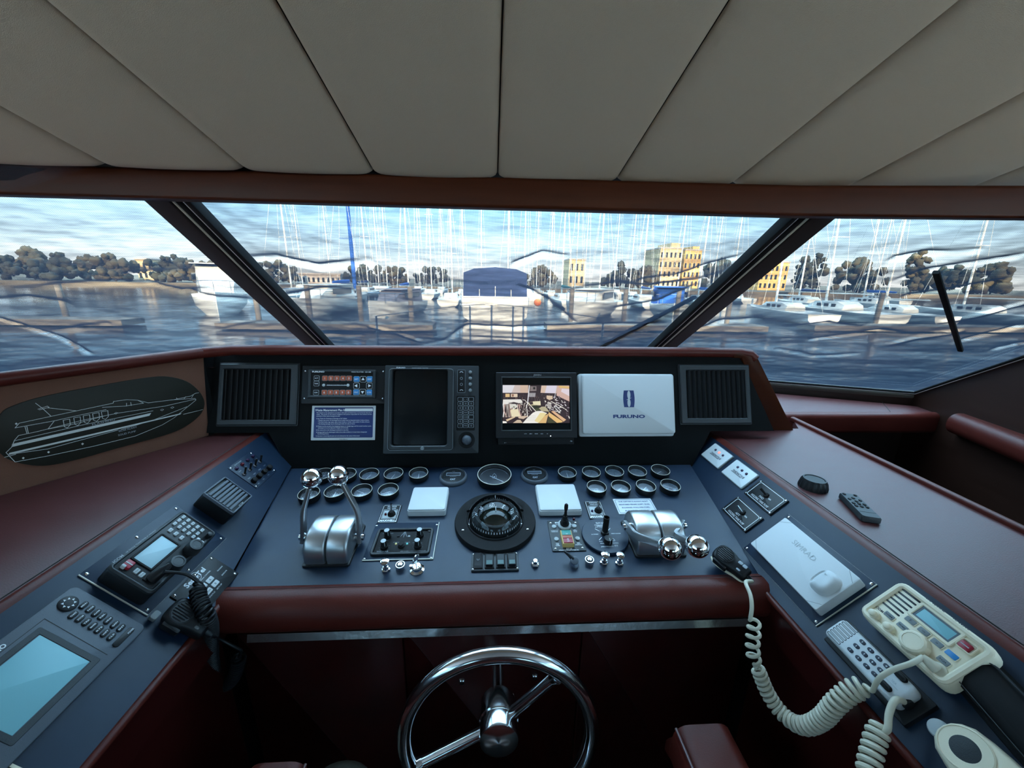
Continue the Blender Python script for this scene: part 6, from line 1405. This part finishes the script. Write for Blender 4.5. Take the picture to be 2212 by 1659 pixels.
# --- own foredeck
M_deck = mat('weathered grey deck', (.07, .075, .085), .7, var=(3, .25)); M_hullw = mat('white gelcoat', (.70, .68, .62), .3); M_dark = mat('dark boat glass', (.02, .025, .03), .2)
dkp = [(-2.4, 1.9, .38), (-2.2, 3.4, .38), (-1.6, 5.2, .40), (-.6, 6.9, .42), (0, 7.2, .43), (.6, 6.9, .42), (1.6, 5.2, .40), (2.2, 3.4, .38), (2.4, 1.9, .38)]
m = MB(); K = len(dkp); m.add(dkp + [(x * .8, y - .3, -1.5) for x, y, z_ in dkp], [tuple(range(K - 1, -1, -1))] + [(i, i + 1, i + 1 + K, i + K) for i in range(K - 1)])
struct(m.build('foredeck', M_deck, flat=True))
t = thing('bow_rail', 'steel bow rail with upright stanchions on the foredeck ahead of the centre windscreen', 'rail', TR(0, 6.8, .43)); I = t.matrix_world.inverted()
rp_ = [V((x * .93, y - .1, .70 + z_)) for x, y, z_ in dkp[2:-2]]
MB().tube(smooth_path(rp_, 6), .005, 6).build('top_rail', M_dark, t, I)
for x, y, z_ in [(x * .93, y - .1, z_) for x, y, z_ in dkp[2:-2]] + [(-.38, 6.9, .42), (.38, 6.9, .42)]: MB().cyl((x, y, z_), (x, y, z_ + .70), .016, None, 8).build('stanchion', M_steel, t, I)
# --- water and shore
ZW = -1.6
wm = bpy.data.materials.new('harbour water'); wm.use_nodes = True; n2 = wm.node_tree.nodes; l2 = wm.node_tree.links; b2 = n2['Principled BSDF']
b2.inputs['Base Color'].default_value = (.012, .022, .032, 1); b2.inputs['Roughness'].default_value = .08
tcw = n2.new('ShaderNodeTexCoord'); nw = n2.new('ShaderNodeTexNoise'); nw.inputs['Scale'].default_value = 1.1; nw.inputs['Detail'].default_value = 5; bw_ = n2.new('ShaderNodeBump'); bw_.inputs['Strength'].default_value = .35; bw_.inputs['Distance'].default_value = .12
l2.new(tcw.outputs['Object'], nw.inputs['Vector']); l2.new(nw.outputs['Fac'], bw_.inputs['Height']); l2.new(bw_.outputs[0], b2.inputs['Normal'])
struct(MB().add([(-400, -60, ZW), (400, -60, ZW), (400, 420, ZW), (-400, 420, ZW)], [(0, 1, 2, 3)]).build('harbour_water', wm, flat=True))
M_land = mat('dry shore ground', (.16, .13, .085), .95, var=(.05, .3)); M_tan = mat('tan stucco', (.62, .46, .25), .85); M_tan2 = mat('sunlit orange stucco', (.70, .42, .14), .85); M_pink = mat('pale concrete', (.50, .42, .36), .85); M_leaf = mat('olive foliage', (.036, .037, .022), .9, var=(1.5, .5)); M_leaf2 = mat('dry foliage', (.075, .062, .032), .9, var=(1.5, .5)); M_trunk = mat('bark', (.08, .05, .03), .9)
M_mast = mat('painted mast', (.80, .76, .68), .4); M_mastd = mat('dark rigging', (.05, .06, .08), .5); M_bluecv = mat('royal blue canvas', (.015, .09, .34), .8); M_navycv = mat('navy canvas', (.022, .045, .12), .85); M_dock = mat('grey dock planks', (.17, .145, .115), .9, var=(2, .2)); M_teak = mat('varnished brightwork', (.35, .15, .05), .4)
struct(MB().prism([(-300, 95), (300, 95), (300, 400), (-300, 400)], ZW - .5, ZW + .9).build('shore', M_land, flat=True))
def spot(px, D, zz_=ZW):
    r = ray(px, 600); k = D / r.y; return V((r.x * k, D, zz_))
def top_of(py, px, D): r = ray(px, py); return 1.6 + r.z * D / r.y
# --- shore buildings
def building(px0, px1, ptop, D, wallm, label, nw_, nf, stepped=None):
    a, b = spot(px0, D), spot(px1, D); h_ = top_of(ptop, (px0 + px1) / 2, D) - ZW; wd = b.x - a.x; t = thing('shore_building', label, 'building', TR((a.x + b.x) / 2, D, ZW + .9))
    MB().box((0, 6, h_ / 2 - .45), (wd, 12, h_ - .9)).build('walls', wallm, t)
    if stepped: MB().box((wd * .22, 6, h_ - .9 + stepped / 2), (wd * .40, 10, stepped)).build('upper_storey', wallm, t)
    MB().box((0, 6, h_ - .85), (wd * 1.04, 12.4, .35)).build('roof_edge', M_pink, t)
    for j in range(nf):
        for i in range(nw_): MB().box((-wd / 2 + wd * (i + .5) / nw_, -.03, (h_ - 1.6) * (j + .55) / nf), (wd / nw_ * .45, .1, (h_ - 1) / nf * .5)).build('window', M_dark, t)
building(1420, 1468, 536, 120, M_tan, 'tan stepped apartment block beyond the masts right of centre', 5, 4, 1.6)
building(1473, 1509, 540, 125, M_tan2, 'orange sunlit block just right of the tan apartment block', 4, 4, 1.2)
building(1640, 1700, 566, 115, M_tan2, 'orange sunlit building seen beside the right pillar', 6, 3)
building(1228, 1262, 560, 130, M_tan, 'pale tan hut on the shore behind the white masts', 3, 2)
building(300, 335, 560, 120, M_tan, 'small tan house among the trees seen through the left windscreen', 3, 2)
building(640, 735, 592, 110, M_pink, 'long low pale boathouse left of the blue wrapped mast', 9, 1)
# --- trees on the shore
def tree(px, D, ptop, wpx, m_, label, seed):
    rnd = random.Random(seed); p = spot(px, D, ZW + .9); h_ = top_of(ptop, px, D) - p.z; R = wpx / 831 * D / 2
    t = thing('tree', label, 'tree', Matrix.Translation(p)); MB().cyl((0, 0, 0), (0, 0, h_ * .5), .18, .1, 8).build('trunk', M_trunk, t)
    m = MB(); R *= 1.45
    for i in range(42):
        a = rnd.uniform(0, 2 * PI); rr_ = R * rnd.uniform(0, .85); fz = rnd.random(); r0 = rnd.uniform(.13, .27) * min(R, h_ * .55); zc_ = h_ * (.12 + .74 * fz * (1 - .45 * (rr_ / R)))
        zc_ = min(zc_, h_ - r0 * .8); nn_, mm = 11, 7; vs = []
        for k in range(mm + 1):
            la = -PI / 2 + PI * k / mm
            for q in range(nn_):
                lo = 2 * PI * q / nn_; d = V((math.cos(la) * math.cos(lo), math.cos(la) * math.sin(lo), math.sin(la))); s_ = r0 * (1 + .55 * noise.noise(d * 3.4 + V((i * 3, seed, 0))) + .25 * noise.noise(d * 9 + V((i, seed * 2, 5)))); vs.append(V((rr_ * math.cos(a), rr_ * math.sin(a) * .6, zc_)) + d * s_)
        m.add(vs, [(k * nn_ + q, k * nn_ + (q + 1) % nn_, (k + 1) * nn_ + (q + 1) % nn_, (k + 1) * nn_ + q) for k in range(mm) for q in range(nn_)])
    m.build('crown', m_, t, sharp=80)
TREES = [(20, 100, 545, 90, 0), (75, 104, 528, 70, 1), (130, 100, 540, 80, 0), (190, 106, 545, 70, 1), (250, 100, 538, 90, 1), (370, 103, 540, 80, 0), (420, 100, 548, 70, 1), (480, 105, 550, 60, 1), (590, 104, 552, 70, 1), (790, 106, 562, 70, 0), (850, 108, 566, 60, 1), (930, 110, 568, 70, 0), (1170, 110, 566, 60, 1), (1340, 108, 562, 70, 0), (1395, 106, 568, 50, 1), (1555, 106, 545, 60, 0), (1735, 90, 528, 34, 0), (1760, 92, 522, 30, 0), (1850, 104, 552, 110, 1), (1975, 88, 515, 40, 1), (2050, 104, 560, 100, 0), (2150, 106, 556, 90, 1)]
WHERE = {0: 'leftmost tree on the shore through the left windscreen', 4: 'bushy tree just left of the small tan house', 5: 'dark tree just right of the small tan house', 15: 'tree right of the orange sunlit block, by the right pillar', 16: 'tall slim dark tree, left one of the pair beyond the right pillar', 17: 'tall slim dark tree, right one of the pair beyond the right pillar', 19: 'tall bare-stemmed tree standing above the others through the right windscreen'}
for i, (px, D, pt, wp, kd) in enumerate(TREES):
    side = 'left' if px < 500 else 'centre' if px < 1600 else 'right'
    ordn = ['first', 'second', 'third', 'fourth', 'fifth', 'sixth', 'seventh', 'eighth', 'ninth', 'tenth'][sum(1 for q in TREES[:i] if (q[0] < 500) == (px < 500) and (q[0] < 1600) == (px < 1600))]
    tree(px, D, pt, wp, (M_leaf, M_leaf2)[kd], WHERE.get(i, '%s shore tree, %s from the left through the %s windscreen' % (('dark green', 'dry olive')[kd], ordn, side)), i + 3)
# --- boats
def hull_mesh(L, B, H, sheer=.25):
    sec = []; n_ = 11
    for i in range(n_):
        f = i / (n_ - 1); hw = B / 2 * (1 - abs(2 * f - .85) ** 3.0 * (.95 if f > .425 else .18)) if f < 1 else .03; hw = max(hw, .03); zt = H * (1 + sheer * f * f)
        x = L * (f - .5); sec.append([(x, -hw, zt), (x, -hw * .92, zt * .45), (x, -hw * .55, -.1), (x, hw * .55, -.1), (x, hw * .92, zt * .45), (x, hw, zt)])
    m = MB(); return m.layers(sec)
def sailboat(px, D, L, mh, head, label, cvm=None, lean=0, mastm=None, group='moored sailing boats'):
    p = spot(px, D); t = thing('sailboat', label, 'boat', Matrix.Translation(p) @ Matrix.Rotation(rad(head), 4, 'Z'), group)
    B = L * .30; H = L * .085
    hull_mesh(L, B, H).build('hull', M_hullw, t, sharp=50)
    c = MB(); L_ = []
    for x, hw, hh in ((-.18, .30, .6), (-.12, .34, 1), (.10, .30, .95), (.20, .20, .35)): L_.append([(L * x, -B * hw, H * 1.05), (L * x, -B * hw * .85, H * (1.05 + .75 * hh)), (L * x, B * hw * .85, H * (1.05 + .75 * hh)), (L * x, B * hw, H * 1.05)])
    c.layers(L_).build('cabin', M_hullw, t)
    for s_ in (-1, 1):
        for k in range(3): MB().box((L * (-.10 + .07 * k), s_ * B * .315, H * 1.45), (L * .04, .05, H * .28)).build('cabin_window', M_dark, t)
    mm = mastm or M_mast; ms = MB().cyl((L * .08, 0, H), (L * .08 + lean, 0, mh), .10, .085, 8).build('mast', mm, t)
    sp_ = MB()
    for f in (.45, .72): sp_.cyl((L * .08, -B * .24, mh * f), (L * .08, B * .24, mh * f), .025, None, 6)
    sp_.build('spreaders', mm, t)
    rg2 = MB()
    for a_, b_ in (((L * .49, 0, H * 1.2), (L * .08 + lean, 0, mh * .97)), ((-L * .48, 0, H), (L * .08 + lean, 0, mh * .99)), ((L * .05, B * .48, H), (L * .08, B * .24, mh * .45)), ((L * .05, -B * .48, H), (L * .08, -B * .24, mh * .45)), ((L * .08, B * .24, mh * .45), (L * .08 + lean, 0, mh)), ((L * .08, -B * .24, mh * .45), (L * .08 + lean, 0, mh))): rg2.cyl(a_, b_, .016, None, 5)
    rg2.build('rigging', M_mast, t)
    MB().cyl((L * .06, 0, H * 2.5), (-L * .32, 0, H * 2.55), .05, .045, 8).build('boom', mm, t)
    if cvm: MB().tube([(L * .05, 0, H * 2.75), (-L * .1, 0, H * 2.72), (-L * .31, 0, H * 2.68)], [.17, .15, .09], 10).build('sail_cover', cvm, t)
    return t
def motorboat(px, D, L, head, label, cvm, tall=1.0, hullm=None):
    p = spot(px, D); t = thing('motorboat', label, 'boat', Matrix.Translation(p) @ Matrix.Rotation(rad(head), 4, 'Z'))
    B = L * .34; H = L * .13; hull_mesh(L, B, H, .35).build('hull', hullm or M_hullw, t, sharp=50)
    c = MB(); L_ = []
    for x, hw, hh in ((-.36, .44, .98), (-.20, .44, 1), (.06, .38, .92), (.20, .30, .15)): L_.append([(L * x, -B * hw, H), (L * x, -B * hw * .90, H * (1 + 1.15 * hh * tall)), (L * x, B * hw * .90, H * (1 + 1.15 * hh * tall)), (L * x, B * hw, H)])
    c.layers(L_).build('cabin', cvm or M_hullw, t)
    MB().box((-L * .12, 0, H * (1 + 1.17 * tall)), (L * .46, B * .84, .07)).build('roof', cvm or M_hullw, t)
    for s_ in (-1, 1): MB().box((-L * .12, s_ * B * .43, H * (1 + .7 * tall)), (L * .34, .06, H * .38)).build('side_window', M_dark, t)
    r_ = MB().tube(smooth_path([(L * .05, -B * .40, H * 1.75), (L * .35, -B * .25, H * 1.85), (L * .50, 0, H * 1.9), (L * .35, B * .25, H * 1.85), (L * .05, B * .40, H * 1.75)], 5), .025, 6)
    for x, y in ((.2, .33), (.35, .25), (.49, 0), (.35, -.25), (.2, -.33)): r_.cyl((L * x, B * y, H * 1.15), (L * x, B * y, H * 1.84), .02, None, 6)
    r_.build('bow_rail', M_steel, t)
    return t
# navy canvas boat straight ahead, seen end on
p = spot(1070, 30); t = thing('canvas_boat', 'white boat with a navy canvas enclosure moored straight ahead', 'boat', Matrix.Translation(p))
m = MB(); sec = []
for y, hw, hh in ((0, 2.55, 1.75), (1.5, 2.75, 1.75), (6, 2.7, 1.8), (10, 1.6, 1.95), (11.5, .1, 2.05)): sec.append([(-hw, y, hh), (-hw * .96, y, .3), (-hw * .7, y, -.2), (hw * .7, y, -.2), (hw * .96, y, .3), (hw, y, hh)])
m.layers(sec).build('hull', M_hullw, t)
m = MB(); sec = []
for y in (.3, 4.6): sec.append([(-2.45, y, 1.75), (-2.4, y, 3.55), (-1.6, y, 3.85), (0, y, 3.98), (1.6, y, 3.85), (2.4, y, 3.55), (2.45, y, 1.75)])
m.layers(sec).build('canvas_enclosure', M_navycv, t, sharp=25)
MB().box((0, .25, 1.78), (5.0, .5, .10)).build('transom_rail', M_hullw, t)
for x in (-2.45, -1.2, 0, 1.2, 2.45): MB().cyl((x, .02, 1.75), (x, .02, 2.35 if x else 2.6), .03, None, 8).build('stanchion', M_mast, t)
motorboat(1452, 33, 9, 250, 'white motorboat with royal blue canvas near the right pillar', M_bluecv, 1.1)
motorboat(1275, 33, 9.5, 240, 'white motor cruiser with low dark windows, right of the canvas boat', None, .8)
motorboat(470, 34, 11, -60, 'white motor yacht catching warm sun behind the left pillar', None, 1.5)
motorboat(850, 34, 8, 255, 'white motorboat left of the canvas boat with grey cover', mat('grey canvas', (.18, .17, .19), .85), .9)
motorboat(690, 34, 9, 262, 'white motor cruiser left of the blue wrapped mast', None, .9)
SB = [(618, 40, 10, 15, 75, None, 'sailboat with a pale mast nearest the left pillar', 0), (748, 30, 11, 15, 92, M_bluecv, 'sailboat with the thick blue wrapped mast', 0), (790, 33, 10, 14, 80, M_navycv, 'sailboat with a white mast just right of the blue wrapped mast', -.6),
      (833, 48, 9, 13, 100, None, 'distant sailboat, second mast right of the blue wrapped mast', 0), (878, 45, 10, 14, 70, M_bluecv, 'sailboat with thin dark rigging left of the canvas boat', 0), (930, 42, 9, 12, 110, None, 'sailboat with paired white masts left of the canvas boat', 0), (975, 55, 9, 12, 85, None, 'small far sailboat next left of the canvas boat', 0),
      (1098, 52, 10, 15, 90, None, 'sailboat whose mast rises behind the canvas boat', 0), (1134, 45, 11, 17, 80, None, 'tall masted sailboat just right of the canvas boat', 0), (1218, 40, 10, 14, 100, mat('teal canvas', (.02, .16, .15), .8), 'sailboat with a teal sail cover right of the canvas boat', 0), (1246, 37, 10, 15, 75, None, 'sailboat with a white mast behind the white motor cruiser', 0),
      (1302, 44, 10, 15, 95, None, 'sailboat with a mast leaning right, left of the tan block', .5), (1392, 40, 10, 15, 85, M_navycv, 'sailboat in front of the tan apartment block', .3), (1470, 47, 9, 14, 70, None, 'sailboat with a mast in front of the orange block', 0), (1520, 42, 10, 14, 100, M_bluecv, 'sailboat whose mast stands close left of the right pillar', 0), (1590, 46, 9, 13, 80, None, 'sailboat partly hidden by the right pillar', .4),
      (1700, 40, 10, 14, 95, None, 'first sailboat right of the right pillar', .6), (1745, 36, 10, 15, 80, M_navycv, 'sailboat in front of the pair of slim dark trees', .5), (1815, 34, 11, 16, 100, None, 'sailboat with a bright leaning mast through the right windscreen', 1.2), (1890, 38, 10, 14, 85, M_bluecv, 'sailboat with a tall mast left of the right wiper', .8), (1945, 42, 9, 13, 75, None, 'far sailboat next to the tall bare-stemmed tree', .3), (2125, 32, 10, 15, 90, None, 'sailboat right of the right wiper near the frame edge', .5), (1905, 52, 9, 14, 110, None, 'distant sailboat behind the tall mast left of the right wiper', .2)]
placed = {}
ORD = ['first', 'second', 'third', 'fourth', 'fifth', 'sixth', 'seventh', 'eighth', 'ninth', 'tenth', 'eleventh', 'twelfth', 'thirteenth', 'fourteenth']
BACK = [650, 710, 815, 905, 955, 1000, 1040, 1160, 1190, 1265, 1330, 1365, 1430, 1545]
SB += [(px, 84, 8, 12 + (i * 5) % 4, 90, None, 'small far sailboat, %s from the left in the back row of masts' % ORD[i], 0) for i, px in enumerate(BACK)]
for i, (px, D, L, mh, hd_, cv, lb, ln__) in enumerate(SB):
    rows = (34, 48, 62, 76, 90) if D < 80 else (84, 70, 56, 96)
    for D in rows:
        p_ = spot(px, D)
        if all(abs(p_.x - q_.x) > 4.6 for q_ in placed.get(D, [])) and not (D == 34 and (abs(p_.x) < 5 or any(abs(p_.x - spot(b_, 34).x) < 8.5 for b_ in (470, 690, 850, 1275, 1452)))) and not (D == 48 and abs(p_.x) < 0): break
    placed.setdefault(D, []).append(p_)
    sailboat(px, D, L, mh * max(1, D / 44), 90 + (i * 37) % 12 - 6, 'white ' + lb, cv, ln__, M_bluecv if px == 748 else None)
b_ = [o for o in bpy.data.objects if o.get('label') == 'white sailboat with the thick blue wrapped mast'][0]
for ch in bpy.data.objects:
    if ch.parent == b_ and ch.name.startswith('mast'): ch.scale = (2.4, 2.4, 1)
# --- docks with pilings
def dock(x0, x1, y, label):
    t = thing('floating_dock', label, 'dock', TR((x0 + x1) / 2, y, ZW)); w_ = x1 - x0; MB().box((0, 0, .25), (w_, 1.6, .35)).build('deck', M_dock, t)
    for k in range(4): MB().cyl((-w_ / 2 + w_ * (k + .5) / 4, .9, -.5), (-w_ / 2 + w_ * (k + .5) / 4, .9, 2.6), .16, None, 10).build('piling', M_dock, t)
dock(-16, -3.5, 24, 'grey floating dock ahead to the left of the canvas boat'); dock(3.5, 18, 25, 'grey floating dock ahead to the right of the canvas boat'); dock(-60, -22, 25, 'long grey dock seen through the left windscreen'); dock(22, 70, 26, 'long grey dock seen through the right windscreen')
P = spot(1163, 27); t = thing('mooring_buoy', 'orange round fender beside the canvas boat', 'fender', Matrix.Translation(P + V((0, 0, 1.6)))); MB().sphere((0, 0, 0), .26, 16, 10).build('ball', mat('orange vinyl', (.75, .18, .03), .5), t)
